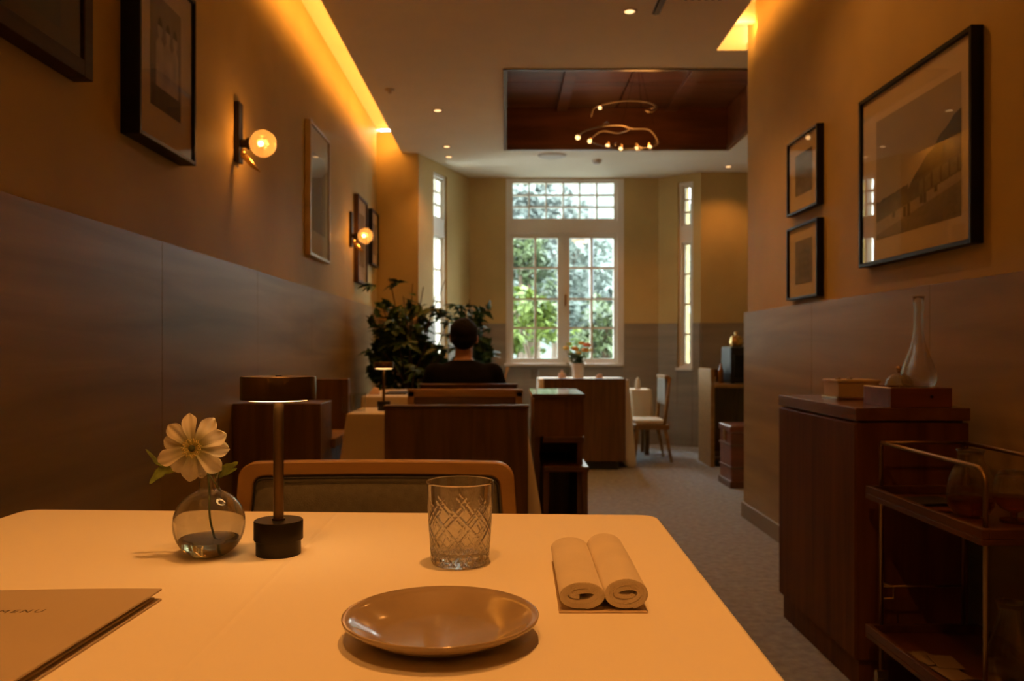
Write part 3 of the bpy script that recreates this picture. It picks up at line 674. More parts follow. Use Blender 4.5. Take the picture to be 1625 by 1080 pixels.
cloth('tablecloth', ((x2a, y2a), (x2b, y2a), (x2b, y2b), (x2a, y2b)), T2, .42, 'cream tablecloth under the small lit lamp, second table', M['linen2'], flare=.012, cornr=.01, wav=.012, extra=.085, seed=5, group=None)
table(x2a, x2b, y2a, y2b, T2-.001, 'second table under a cream cloth behind the panel chair')
x3a, x3b, y3a, y3b = -.86, .10, 5.03, 5.95
cloth('tablecloth', ((x3a, y3a), (x3b, y3a), (x3b, y3b), (x3a, y3b)), T2, .13, 'cream tablecloth in front of the seated person', M['linen2'], flare=.006, cornr=.02, wav=.004, seed=6)
table(x3a, x3b, y3a, y3b, T2-.001, 'table in front of the seated person under cream cloth')
x4a, x4b, y4a, y4b = .29, 1.06, 7.21, 7.86
cloth('tablecloth', ((x4a, y4a), (x4b, y4a), (x4b, y4b), (x4a, y4b)), .74, .56, 'white tablecloth under the flower vase by the window', M['linen'], flare=.025, cornr=.05, wav=.02, extra=.05, seed=7)
table(x4a, x4b, y4a, y4b, .739, 'table by the window under the white cloth with flowers')
cloth('tablecloth', ((1.18, 7.96), (1.38, 7.96), (1.38, 8.26), (1.18, 8.26)), .618, .33, 'beige cloth on the low table beside the rear chair', M['linen2'], flare=.02, cornr=.02, wav=.02, seed=8)
table(1.18, 1.38, 7.96, 8.26, .617, 'low side table with beige cloth by the rear chair', inset=.04)
# ------------------------------------------------------------------ chairs
def open_chair(xc, y, w_, ztop, label, facing=-1, padm='pad', wood='oak', zs=.45, rz=0, depth=.48):
    # back stands at y; the seat runs toward facing*y
    t = thing('dining_chair', (xc, y, 0), label, 'chair')
    hw = w_/2
    def outline(ins, zb, r, splay):
        pts = []
        x0, x1, z1 = -hw+ins, hw-ins, ztop-ins
        pts.append((x0-splay, zb))
        for k in range(9):
            a = PI-PI/2*k/8; pts.append((x0+r+r*math.cos(a), z1-r+r*math.sin(a)))
        for k in range(9):
            a = PI/2-PI/2*k/8; pts.append((x1-r+r*math.cos(a), z1-r+r*math.sin(a)))
        pts.append((x1+splay, zb)); return pts
    def bow(x): return .030*(x/hw)**2*facing
    sp = .018
    def strip(pts_o, pts_i, y0, y1, b):
        n = len(pts_o); vs = []
        for (px, pz), (qx, qz) in zip(pts_o, pts_i):
            for yy in (y0, y1): vs.append((xc+px, y+yy+bow(px), pz))
            for yy in (y0, y1): vs.append((xc+qx, y+yy+bow(qx), qz))
        fs = []
        for i in range(n-1):
            a = i*4; c = (i+1)*4
            fs += [(a, c, c+1, a+1), (a+2, a+3, c+3, c+2), (a, a+2, c+2, c), (a+1, c+1, c+3, a+3)]
        fs += [(0, 1, 3, 2), ((n-1)*4, (n-1)*4+2, (n-1)*4+3, (n-1)*4+1)]
        b.add(vs, fs)
    zb = zs+.06
    def resub(pts):
        out = []
        for i in range(len(pts)-1):
            a, b_ = pts[i], pts[i+1]; m = 10 if abs(a[0]-b_[0]) > .1 else 1
            for k in range(m): out.append((a[0]+(b_[0]-a[0])*k/m, a[1]+(b_[1]-a[1])*k/m))
        out.append(pts[-1]); return out
    b = MB(); strip(resub(outline(0, zb, .035, sp)), resub(outline(.028, zb, .022, sp)), -.014, .014, b)
    b.build('back_frame', M[wood], t, smooth=True, auto=50, bevel=.003)
    b = MB(); nx_ = 24; nz_ = 8; vs = []; fs = []
    pi_ = outline(.027, zb+.02, .022, sp)
    # upholstered pad filling the frame
    for side in (-1, 1):
        for j in range(nz_+1):
            v = j/nz_; zz = zb+.02+(ztop-.029-zb-.02)*v
            half = hw-.029+sp*(1-v)
            if v > .93: half -= .008
            for i in range(nx_+1):
                u = i/nx_*2-1; e = (1-abs(u)**8)*(1-abs(2*v-1)**8)
                vs.append((xc+half*u, y+side*(.006+.012*e)+bow(half*u), zz))
    K = (nx_+1)*(nz_+1)
    for j in range(nz_):
        for i in range(nx_):
            a = j*(nx_+1)+i; fs.append((a, a+1, a+nx_+2, a+nx_+1)); a += K; fs.append((a, a+nx_+1, a+nx_+2, a+1))
    b.add(vs, fs).build('back_pad', M[padm], t, smooth=True)
    pip = [(xc+px, y-.016+bow(px), pz) for px, pz in resub(outline(.033, zb+.02, .018, sp))]
    MB().tube(pip, .0022, 6).build('piping', M['blackmatte'], t, smooth=True)
    y0, y1 = sorted((y+facing*.02, y+facing*depth))
    MB().prism(rrect(xc-hw, xc+hw, y0, y1, .03), zs-.05, zs-.015).build('seat_frame', M[wood], t, bevel=.003)
    MB().prism(rrect(xc-hw+.015, xc+hw-.015, y0+.01, y1-.01, .03), zs-.015, zs+.035).build('seat', M[padm], t, bevel=.015, seg=3, smooth=True, auto=50)
    for sx in (-1, 1):
        MB().tube([(xc+sx*(hw-.01), y-.0, zb+.05), (xc+sx*(hw+.00), y+facing*.01, zs-.03), (xc+sx*(hw+.015), y-facing*.08, 0)], [.013, .018, .011], 10).build('leg', M[wood], t, smooth=True)
        MB().tube([(xc+sx*(hw-.02), y+facing*(depth-.04), zs-.03), (xc+sx*(hw+.01), y+facing*(depth-.01), 0)], [.018, .011], 10).build('leg', M[wood], t, smooth=True)
    if rz: t.rotation_euler = (0, 0, rz)
    return t
YC = 1.72
open_chair((X(381, YC)+X(822, YC))/2, YC, X(818, YC)-X(390, YC), Z(729.5, YC), 'oak framed chair with grey padded back across the near table', facing=-1)
def panel_chair(xc, y, w_, ztop, label, facing=1, wood='walnut', front=False, depth=.34, zs=.42):
    t = thing('panel_chair', (xc, y, 0), label, 'chair')
    hw = w_/2; ya_, yb_ = y-.018, y+.018
    MB().box(xc-hw, xc+hw, ya_, yb_, .10, ztop-.012).build('back_panel', M[wood], t, bevel=.003)
    MB().box(xc-hw-.004, xc+hw+.004, ya_-.006, yb_+.006, ztop-.012, ztop).build('top_cap', M['oak'] if front else M['walnut_h'], t, bevel=.004)
    if front:   # stiles framing the face that looks at the camera
        for s in (-1, 1): MB().box(xc+s*hw-(.035 if s > 0 else 0), xc+s*hw+(.035 if s < 0 else 0), ya_-.010, ya_, .42, ztop-.012).build('stile', M['oak'], t, bevel=.002)
        MB().box(xc-hw, xc+hw, ya_-.010, ya_, ztop-.04, ztop-.012).build('top_rail', M['oak'], t, bevel=.002)
        MB().box(xc-hw+.035, xc+hw-.035, ya_-.006, ya_, .45, ztop-.04).build('back_pad', M['walnut_h'], t, bevel=.004)
    y0, y1 = sorted((y+facing*.02, y+facing*depth))
    MB().box(xc-hw, xc+hw, y0, y1, zs-.05, zs-.01).build('seat_frame', M['walnut_h'], t, bevel=.003)
    MB().box(xc-hw+.012, xc+hw-.012, y0+.01, y1-.01, zs-.01, zs+.05).build('seat', M['pad'], t, bevel=.018, seg=3, smooth=True, auto=50)
    for sx in (-1, 1):
        for yy in (y, y+facing*(depth-.03)):
            MB().box(xc+sx*(hw-.02)-.02, xc+sx*(hw-.02)+.02, yy-.018, yy+.018, 0, .10 if yy == y else zs-.05).build('leg', M['walnut'], t)
    return t
def PC(p0, p1, py, Y): return ((X(p0, Y)+X(p1, Y))/2, Y, X(p1, Y)-X(p0, Y), Z(py, Y))
panel_chair(*PC(611, 838, 642, 3.35), 'broad dark panel-backed chair right behind the oak framed chair', 1)
panel_chair(*PC(648, 829, 617, 4.47), 'reddish panel chair on the far side of the second table', -1, front=True, depth=.32)
panel_chair(*PC(668, 820, 608.5, 4.72), 'panel-backed chair the person in black sits on', 1, front=False, depth=.40, zs=.36)
# low booth against the left wall
bt = thing('booth_bench', (-.97, 3.95, 0), 'dark wooden booth bench against the left wall by the second table', 'bench')
MB().box(-1.16, -.785, 3.59, 3.625, 0, .774).build('end_panel', M['walnut'], bt, bevel=.003)
MB().box(-1.16, -.785, 3.625, 3.82, .66, .774).build('arm_rest', M['walnut_h'], bt, bevel=.003)
MB().box(-.80, -.785, 3.625, 3.82, 0, .66).build('side_panel', M['walnut'], bt)
MB().box(-1.14, -.765, 3.80, 4.22, .56, .605).build('seat', M['oak'], bt, bevel=.006)
MB().box(-1.15, -.80, 3.83, 4.21, 0, .56).build('seat_base', M['walnut'], bt)
MB().box(-1.16, -.785, 4.22, 4.27, 0, .855).build('back_panel', M['walnut'], bt, bevel=.003)
MB().box(-1.165, -1.14, 3.83, 4.22, .605, .80).build('wall_panel', M['walnut'], bt)
# ------------------------------------------------------------------ wooden stand beside the second table
t = thing('side_stand', (.24, 3.95, 0), 'narrow wooden stand with sheen top and open shelves beside the second table', 'stand')
a, b_, y0, y1 = .122, .366, 3.86, 4.38
MB().box(a, b_, y0, y1, .782, .80).build('top', M['stand_top'] if 'stand_top' in M else M['walnut_h'], t, bevel=.003)
MB().box(a+.01, b_-.01, y0+.012, y0+.03, .605, .782).build('front_panel', M['walnut'], t)
MB().box(a+.01, b_-.01, y1-.03, y1-.012, .1, .782).build('back_panel', M['walnut'], t)
for q_ in (a+.01, b_-.035): MB().box(q_, q_+.025, y0+.03, y1-.03, .12, .782).build('side_panel', M['walnut'], t)
MB().box(a+.05, b_-.005, y0-.01, y1-.03, .578, .605).build('shelf', M['walnut_h'], t, bevel=.003)
MB().box(a+.05, b_+.012, y0-.05, y1-.03, .452, .474).build('shelf', M['walnut_h'], t, bevel=.003)
MB().box(a+.06, b_-.04, y0+.03, y1-.04, .10, .12).build('shelf', M['walnut_h'], t, bevel=.003)
for xx in (a+.062, b_-.005):
    MB().box(xx-.012, xx+.012, y0-.045, y0-.02, 0, .452).build('leg', M['walnut'], t)
for xx in (a+.02, b_-.02): MB().box(xx-.012, xx+.012, y1-.06, y1-.035, 0, .12).build('leg', M['walnut'], t)
# ------------------------------------------------------------------ big settee back in front of the window table
t = thing('wooden_settee', (.66, 7.03, 0), 'large wooden settee seen from behind, below the white flower vase', 'settee')
sx0, sx1, sy = X(863, 7.0), X(993, 7.0), 7.0
MB().box(sx0, sx1, sy, sy+.035, .07, .745).build('back_panel', M['walnut'], t, bevel=.003)
MB().box(sx0-.003, sx1+.003, sy-.004, sy+.04, .745, .757).build('top_cap', M['walnut_h'], t, bevel=.003)
MB().box(sx0+.03, sx1-.06, sy+.02, sy+.14, 0, .07).build('plinth', M['blackmatte'], t)
MB().box(sx0, sx1, sy+.035, sy+.13, .36, .42).build('seat', M['pad'], t, bevel=.01)
# ------------------------------------------------------------------ low chair at the right by the window, turned to the left
t = thing('lounge_chair', (1.30, 7.62, 0), 'low oak chair with grey back facing left near the rear right wall', 'chair')
xb = 1.425
MB().tube([(xb-.02, 7.46, .30), (xb+.0, 7.46, .52), (xb+.03, 7.47, .75)], [.018, .016, .014], 10).build('back_post', M['oak'], t, smooth=True)
MB().tube([(xb-.02, 7.86, .30), (xb+.0, 7.86, .52), (xb+.03, 7.85, .75)], [.018, .016, .014], 10).build('back_post', M['oak'], t, smooth=True)
MB().prism([(xb-.02, 7.46), (xb+.03, 7.47), (xb+.05, 7.66), (xb+.03, 7.85), (xb-.02, 7.86), (xb+.01, 7.66)], .735, .765).build('top_rail', M['oak'], t, bevel=.006)
MB().prism([(xb-.015, 7.47), (xb+.012, 7.47), (xb+.035, 7.66), (xb+.012, 7.85), (xb-.015, 7.85), (xb+.005, 7.66)], .50, .738).build('back_pad', M['pad'], t, bevel=.01, smooth=True, auto=50)
MB().prism(rrect(1.14, 1.45, 7.44, 7.88, .03), .29, .335).build('seat_frame', M['oak'], t, bevel=.006)
MB().prism(rrect(1.15, 1.42, 7.45, 7.87, .03), .335, .375).build('seat', M['linen2'], t, bevel=.014, seg=3, smooth=True, auto=50)
for px, py, dx in ((1.17, 7.47, -.03), (1.17, 7.85, -.03), (1.41, 7.47, .06), (1.41, 7.85, .06)):
    MB().tube([(px, py, .31), (px+dx, py, 0)], [.018, .012], 10).build('leg', M['oak'], t, smooth=True)
# ------------------------------------------------------------------ console, machine and trunk at the rear right
t = thing('wooden_console', (2.1, 7.4, 0), 'dark open wooden console with pale end panel, rear right', 'console')
MB().box(1.742, 1.775, 7.16, 7.62, 0, .834).build('end_panel', M['oak'], t, bevel=.003)
MB().box(1.775, 2.55, 7.57, 7.60, .70, .82).build('back_rail', M['walnut_h'], t)
MB().box(1.775, 2.55, 7.14, 7.60, .675, .705).build('counter', M['oak'], t, bevel=.004)
MB().box(1.775, 2.52, 7.58, 7.60, .06, .675).build('back_panel', M['walnut'], t)
MB().box(1.775, 2.52, 7.18, 7.58, .06, .085).build('shelf', M['walnut_h'], t)
MB().box(1.79, 2.52, 7.20, 7.58, 0, .06).build('plinth', M['blackmatte'], t)
MB().box(2.52, 2.55, 7.16, 7.60, 0, .675).build('end_panel', M['walnut'], t)
t = thing('coffee_machine', (2.1, 7.35, .705), 'black boxy machine on the wooden console, rear right', 'machine')
MB().box(1.92, 2.30, 7.20, 7.52, .715, 1.022).build('body', M['blackmatte'], t, bevel=.012, seg=3)
MB().box(1.95, 2.27, 7.185, 7.205, .76, .95).build('front_panel', M['black'], t, bevel=.003)
for xx in (1.95, 2.27): MB().lathe([(.015, 0), (.015, .012)], (xx, 7.25, .705), 12).build('foot', M['blackmatte'], t)
t = thing('brass_pot', (2.0, 7.32, 1.022), 'small brass pot with lid and knob on top of the black machine', 'pot')
MB().lathe([(0, 0), (.05, 0), (.056, .02), (.056, .06), (.05, .075)], (2.0, 7.32, 1.022), 28).build('body', M['brass'], t, smooth=True, auto=50)
MB().lathe([(.05, .075), (.045, .09), (.015, .10), (.01, .105), (.02, .115), (.015, .128), (0, .132)], (2.0, 7.32, 1.022), 24).build('lid', M['brass'], t, smooth=True)
MB().tube([(2.055, 7.32, 1.05), (2.085, 7.32, 1.06), (2.085, 7.32, 1.085), (2.05, 7.32, 1.09)], .005, 8).build('handle', M['brass'], t, smooth=True)
tag(MB().lathe([(0, 0), (.022, 0), (.022, .11), (.010, .14), (.010, .17), (0, .17)], (1.875, 7.35, .705), 20).build('amber_bottle', M['amber2'] if 'amber2' in M else M['oak'], kind='thing', smooth=True, auto=50), 'small amber bottle standing left of the black machine', 'bottle')
tag(MB().lathe([(0, 0), (.03, 0), (.034, .05), (.032, .05), (.028, .004), (0, .004)], (1.83, 7.48, .706), 20).build('small_cup', M['cream'], kind='thing', smooth=True, auto=50), 'small pale cup on the console behind the end panel', 'cup')
t = thing('travel_chest', (1.80, 6.25, 0), 'upright reddish wooden chest with metal catch on the floor, rear right', 'chest')
MB().box(1.625, 1.98, 6.08, 6.40, .03, .40).build('body', M['traywood'], t, bevel=.012, seg=3)
MB().box(1.615, 1.99, 6.07, 6.41, .40, .45).build('lid', M['traywood'], t, bevel=.014, seg=3)
MB().box(1.612, 1.626, 6.20, 6.26, .33, .42).build('catch', M['brass'], t, bevel=.002)
MB().box(1.615, 1.99, 6.07, 6.41, .0, .05).build('base_trim', M['walnut_h'], t, bevel=.004)
for zz in (.14, .30): MB().box(1.619, 1.986, 6.074, 6.406, zz, zz+.014).build('band', M['walnut_h'], t, bevel=.002)
# ------------------------------------------------------------------ sideboard at the right
t = thing('sideboard', (1.2, 2.84, 0), 'tall closed wooden sideboard on the right, decanter on top', 'sideboard')
sx0, sx1, sy0, sy1 = 1.03, 1.365, 2.483, 3.185
MB().box(sx0+.004, sx1, sy0+.004, sy1-.004, .09, .790).build('body', M['side_wood'], t, bevel=.0015, seg=1)
MB().box(sx0, sx1+.003, sy0, sy1, .796, .834).build('top', M['side_wood_h'] if 'side_wood_h' in M else M['side_wood'], t, bevel=.002)
MB().box(sx0+.02, sx1-.01, sy0+.02, sy1-.02, .786, .797).build('shadow_gap', M['blackmatte'], t)
MB().box(sx0+.018, sx1-.02, sy0+.02, sy1-.005, 0, .092).build('plinth', M['side_wood'], t)
for k in range(1):
    y_a = sy0+.008
    MB().box(sx0-.0, sx0+.006, y_a, sy1-.008, .094, .786).build('door', M['side_wood'], t, bevel=.001, seg=1)
# things on it
t = thing('wooden_tray_box', (1.23, 2.6, .834), 'reddish wooden box tray holding the decanter and glass dome', 'box')
b = MB().box(1.141, 1.324, 2.5, 2.512, .834, .892).box(1.141, 1.324, 2.678, 2.69, .834, .892).box(1.141, 1.153, 2.512, 2.678, .834, .892).box(1.312, 1.324, 2.512, 2.678, .834, .892)
b.build('side', M['traywood'], t, bevel=.0015, seg=1)
MB().box(1.15, 1.315, 2.51, 2.68, .834, .884).build('inner_base', M['traywood'], t)
kb = MB(); kb.m = Matrix.Translation((1.262, 2.4995, .866)) @ Matrix.Rotation(PI/2, 4, 'X'); kb.lathe([(.005, 0), (.005, .0015)], n=14); kb.build('hole_plug', M['black'], t)
dc = (1.272, 2.60, .884)
prof = [(.0, .006), (.030, .004), (.045, .010), (.0515, .030), (.050, .052), (.043, .078), (.031, .108), (.021, .138), (.0155, .170), (.0135, .205), (.0135, .245), (.0155, .270), (.0185, .285)]
inner = [(max(0, r-.0022), z+(.003 if i < 3 else 0)) for i, (r, z) in enumerate(prof)]
o = MB().lathe([(.0, .0), (.028, 0)]+prof[2:]+inner[::-1][:-1]+[(0, .007)], dc, 48).build('glass_decanter', M['rim_glass'], kind='thing', smooth=True)
tag(o, 'tall slender-necked clear glass decanter on the wooden box tray', 'decanter')
t = thing('glass_dome', (1.205, 2.585, .884), 'low clear glass dome with knob beside the tall decanter', 'dome')
pr = [(.040, 0), (.041, .012), (.037, .028), (.026, .042), (.010, .049), (0, .050)]
MB().lathe(pr+[(0, .0475), (.010, .0465), (.025, .040), (.035, .027), (.039, .012), (.038, 0)], (1.205, 2.585, .884), 36).build('dome', M['clear'], t, smooth=True)
MB().lathe([(0, .049), (.005, .050), (.004, .056), (.009, .062), (.008, .069), (0, .072)], (1.205, 2.585, .884), 20).build('knob', M['brass'], t, smooth=True)
t = thing('cream_box', (1.2, 2.95, .834), 'small cream lidded box on the sideboard behind the wooden tray', 'box')
MB().box(1.135, 1.275, 2.88, 3.01, .844, .892).build('body', M['cream'], t, bevel=.002)
MB().box(1.131, 1.279, 2.876, 3.014, .892, .901).build('lid', M['cream'], t, bevel=.002)
MB().box(1.128, 1.282, 2.873, 3.017, .834, .844).build('base', M['chrome'], t, bevel=.003)
for dx in (1.15, 1.19): MB().lathe([(.009, 0), (.010, .005), (0, .008)], (dx, 2.92, .901), 14).build('knob', M['chrome'], t, smooth=True)
# ------------------------------------------------------------------ the bar trolley
t = thing('bar_trolley', (1.18, 2.1, 0), 'brass tube bar trolley with two dark wooden trays at the lower right', 'trolley')
tx0, tx1, ty0, ty1 = 1.025, 1.345, 1.815, 2.405
for nm, z, ex in (('upper_tray', .62, 0), ('lower_tray', .226, 0)):
    b = MB().box(tx0, tx1, ty0, ty1, z-.036, z-.022)
    b.box(tx0, tx0+.016, ty0, ty1, z-.022, z).box(tx1-.016, tx1, ty0, ty1, z-.022, z).box(tx0+.016, tx1-.016, ty0, ty0+.016, z-.022, z).box(tx0+.016, tx1-.016, ty1-.016, ty1, z-.022, z)
    b.build(nm, M['trolley_wood'], t, bevel=.002)
rx0, rx1, ry0, ry1 = 1.066, 1.300, 1.875, 2.395
def bend(p, q, r_, z0, z1):
    pts = [(p[0], p[1], z0)]; d = Vector((q[0]-p[0], q[1]-p[1], 0)).normalized()
    for k in range(7):
        a = PI/2*k/6; pts.append((p[0]+d.x*r_*(1-math.cos(a)), p[1]+d.y*r_*(1-math.cos(a)), z1-r_+r_*math.sin(a)))
    return pts
for xx in (rx0, rx1):
    A = bend((xx, ry0), (xx, ry1), .035, .10, .742); B_ = bend((xx, ry1), (xx, ry0), .012, .10, .742)
    MB().tube(A+B_[::-1], .0055, 10).build('side_rail', M['brass_dull'], t, smooth=True)
MB().tube([(rx0, ry1, .742), (rx1, ry1, .742)], .004, 8).tube([(rx0, ry1, .335), (rx1, ry1, .335)], .003, 8).build('cross_rail', M['brass_dull'], t, smooth=True)
MB().tube([(rx0, ry1-.0, .30), (rx0+.035, ry1-.0, .30), (rx0+.035, ry1, .335), (rx0+.0, ry1, .345)], .0028, 8).build('guard_loop', M['brass_dull'], t, smooth=True)
for xx in (rx0, rx1):
    for yy in (ry0, ry1):
        q = MB(); q.m = Matrix.Translation((xx-.012, yy, .038)) @ Matrix.Rotation(PI/2, 4, 'Y'); q.lathe([(0, 0), (.036, 0), (.038, .004), (.038, .020), (.036, .024), (0, .024)], n=24)
        wo = q.build('wheel', M['blackmatte'], t, smooth=True, auto=40)
        MB().box(xx-.018, xx+.018, yy-.008, yy+.008, .060, .10).build('fork', M['chrome'], wo, bevel=.004)
def vessel(name, c, outer, label, cat, liquid=None, th=.0018, lm='amber'):
    t = thing(name, c, label, cat)
    inn = [(max(0, r-th), z+(th*1.6 if i < 2 else 0)) for i, (r, z) in enumerate(outer)]
    MB().lathe([(0, 0)]+outer+inn[::-1]+[(0, inn[0][1])], c, 40).build('glass_body', M['rim_glass'], t, smooth=True)
    if liquid:
        pts = [(max(0, r-th-.0006), z+(th*2 if i < 2 else 0)) for i, (r, z) in enumerate(outer)]
        lo = [p for p in pts if p[1] < liquid]; nxt = [p for p in pts if p[1] >= liquid][0]; pv = lo[-1]
        f = (liquid-pv[1])/(nxt[1]-pv[1]); lo.append((pv[0]+(nxt[0]-pv[0])*f, liquid))
        MB().lathe([(0, lo[0][1])]+lo+[(0, liquid)], c, 36).build('liquid', M[lm], t, smooth=True, auto=50)
    return t
bowl = [(.030, 0), (.050, .008), (.066, .030), (.070, .058), (.064, .092), (.050, .122), (.038, .142), (.036, .155), (.041, .168)]
vessel('glass_carafe', (1.135, 2.06, .598), [(r*.78, z*.98) for r, z in bowl], 'rounded clear glass carafe with amber drink on the trolley top', 'carafe', liquid=.045)
vessel('brandy_glass', (1.205, 2.00, .598), [(.030, 0), (.032, .004), (.008, .010), (.008, .022), (.030, .032), (.046, .055), (.048, .075), (.040, .105), (.033, .120)], 'short rounded brandy glass beside the carafe on the trolley', 'glass', liquid=.060)
vessel('glass_carafe', (1.175, 1.965, .204), [(.030, 0), (.044, .006), (.054, .035), (.056, .07), (.048, .11), (.034, .15), (.024, .185), (.024, .20), (.032, .215)], 'tall clear glass carafe on the lower tray of the trolley', 'carafe')
t = thing('gold_dish', (1.105, 1.96, .204), 'shallow golden dish on the lower tray of the trolley', 'dish')
MB().lathe([(0, .004), (.018, .004), (.022, 0), (.024, .0), (.040, .012), (.046, .020), (.044, .020), (.036, .012), (.018, .007), (0, .007)], (1.105, 1.96, .204), 36).build('bowl', M['brass'], t, smooth=True)
for i, (x, y, r) in enumerate(((1.09, 2.19, .25), (1.10, 2.08, .1), (1.12, 2.15, -.15))):
    b = MB(); b.m = Matrix.Translation((x, y, .206+.0025*i)) @ Matrix.Rotation(r, 4, 'Z'); b.box(-.03, .03, -.045, .045, 0, .0015)
    tag(b.build('folded_card', M['card'], kind='thing'), ['folded card at the far end of the lower trolley tray', 'folded card nearest the gold dish on the lower trolley tray', 'uppermost folded card on the lower trolley tray'][i], 'card', 'cards on the lower trolley tray')
b = MB(); b.m = Matrix.Translation((1.13, 2.25, .60)) @ Matrix.Rotation(.2, 4, 'Z'); b.box(-.06, .06, -.05, .05, 0, .006)
tag(b.build('dark_folder', M['blackmatte'], kind='thing', bevel=.001), 'flat black folder on the trolley top behind the carafe', 'folder')
b = MB(); b.m = Matrix.Translation((1.12, 2.13, .60)) @ Matrix.Rotation(-.3, 4, 'Z'); b.box(-.035, .035, -.018, .018, 0, .003)
tag(b.build('wooden_coaster', M['traywood'], kind='thing'), 'small wooden strip lying before the black folder on the trolley', 'coaster')
b = MB().tube([(1.21, 1.90, .602), (1.235, 1.915, .604), (1.26, 1.905, .604), (1.265, 1.88, .602), (1.24, 1.865, .602), (1.215, 1.875, .602)], .0025, 8, closed=True)
tag(b.build('metal_ring', M['brass'], kind='thing', smooth=True), 'small gold metal ring near the right end of the trolley top', 'ring')
# ------------------------------------------------------------------ on the near table
def table_lamp(c, label, s=1.0):
    t = thing('table_lamp', c, label, 'lamp', 'cordless bronze table lamps')
    L = lambda pr: [(r*s, z*s) for r, z in pr]
    MB().lathe(L([(0, 0), (.0272, 0), (.0278, .0012), (.0278, .019), (0, .019)]), c, 48).build('foot', M['bronze_matte'], t, smooth=True, auto=40)
    MB().lathe(L([(0, .019), (.0295, .019), (.0304, .020), (.0304, .0425), (.0296, .0436), (0, .0436)]), c, 48).build('base', M['bronze_matte'], t, smooth=True, auto=40)
    MB().lathe(L([(.0085, .0436), (.0085, .0456), (.0065, .046), (.0065, .198)]), c, 24).build('pole', M['bronze_pole'], t, smooth=True, auto=40)
    MB().lathe(L([(.0455, .1955), (.0468, .1955), (.0468, .2235), (.0460, .2245), (0, .2245), (0, .2225), (.0448, .2225), (.0448, .1955)]), c, 64).build('shade', M['bronze'], t, smooth=True, auto=40)
    MB().lathe(L([(.0065, .197), (.0385, .1945), (.0400, .1965), (.0448, .199), (.0065, .199)]), c, 64, closed=True).build('diffuser', M['lamp_glow'], t, smooth=True, auto=40)
    MB().lathe(L([(0, .2245), (.004, .2245), (.004, .2258), (0, .226)]), c, 16).build('button', M['bronze_matte'], t, smooth=True, auto=40)
    return t
yl = D(879, TZ); table_lamp((X(442, yl), yl, TZ), 'slim dark bronze table lamp with disc shade on the near table')
y2 = 3.92; table_lamp((X(609, y2), y2, T2), 'small dark table lamp glowing on the second table')
# vase
yv = D(881, TZ); vc = (X(332, yv), yv, TZ)
vo = [(.0, .0), (.016, 0), (.024, .0035), (.0335, .0115), (.0405, .0235), (.0436, .038), (.0420, .053), (.0355, .0665), (.026, .0755), (.0165, .0805), (.0128, .0840), (.0122, .092), (.0125, .1000), (.0150, .1032), (.0162, .1050), (.0150, .1064)]
vi = [(max(0, r-.0017), z+(.0035 if z < .003 else .0015 if z < .05 else 0)) for r, z in vo]
t = thing('bud_vase', vc, 'round clear glass bud vase with a narrow neck on the near table', 'vase')
def dense(pr, m=4):
    pts = [Vector((r, 0, z)) for r, z in pr]; return [(max(0, p.x), p.z) for p in spline(pts, m)]
dv, di = dense(vo), dense(vi)
MB().lathe(dv+di[::-1], vc, 64).build('glass_body', M['vase_glass'], t, smooth=True)
wl = .0215; lo = [(max(0, r+.0006), z-.0006) for r, z in di if z < wl]
MB().lathe(lo+[(lo[-1][0]+.0008, wl), (.02, wl), (0, wl)], vc, 64).build('water', M['water'], t, smooth=True, auto=50)
# flower
fy = yv-.012; fc = Vector((X(306, fy), fy, Z(711, fy)))
t = thing('cut_flower', (fc.x, fc.y, fc.z), 'white anemone-like flower standing in the round glass vase', 'flower')
m_, nt_, p_ = _m('petal'); L_ = nt_.links.new
tcn = nt_.nodes.new('ShaderNodeTexCoord'); ln = nt_.nodes.new('ShaderNodeVectorMath'); ln.operation = 'LENGTH'; L_(tcn.outputs['Object'], ln.inputs[0])
rr = nt_.nodes.new('ShaderNodeValToRGB'); L_(ln.outputs['Value'], rr.inputs[0])
rr.color_ramp.elements[0].position = .005; rr.color_ramp.elements[0].color = (.30, .31, .05, 1); rr.color_ramp.elements[1].position = .027; rr.color_ramp.elements[1].color = (.80, .76, .66, 1)
L_(rr.outputs[0], p_.inputs['Base Color']); p_.inputs['Roughness'].default_value = .6; p_.inputs['Specular IOR Level'].default_value = .2
tr_ = nt_.nodes.new('ShaderNodeBsdfTranslucent'); L_(rr.outputs[0], tr_.inputs[0]); mx = nt_.nodes.new('ShaderNodeMixShader'); mx.inputs[0].default_value = .45
L_(p_.outputs[0], mx.inputs[1]); L_(tr_.outputs[0], mx.inputs[2]); L_(mx.outputs[0], nt_.nodes['Material Output'].inputs[0]); M['petal'] = m_
FM = Matrix.Translation(fc) @ Euler((math.radians(-82), math.radians(4), math.radians(6))).to_matrix().to_4x4() @ Matrix.Rotation(PI, 4, 'X')
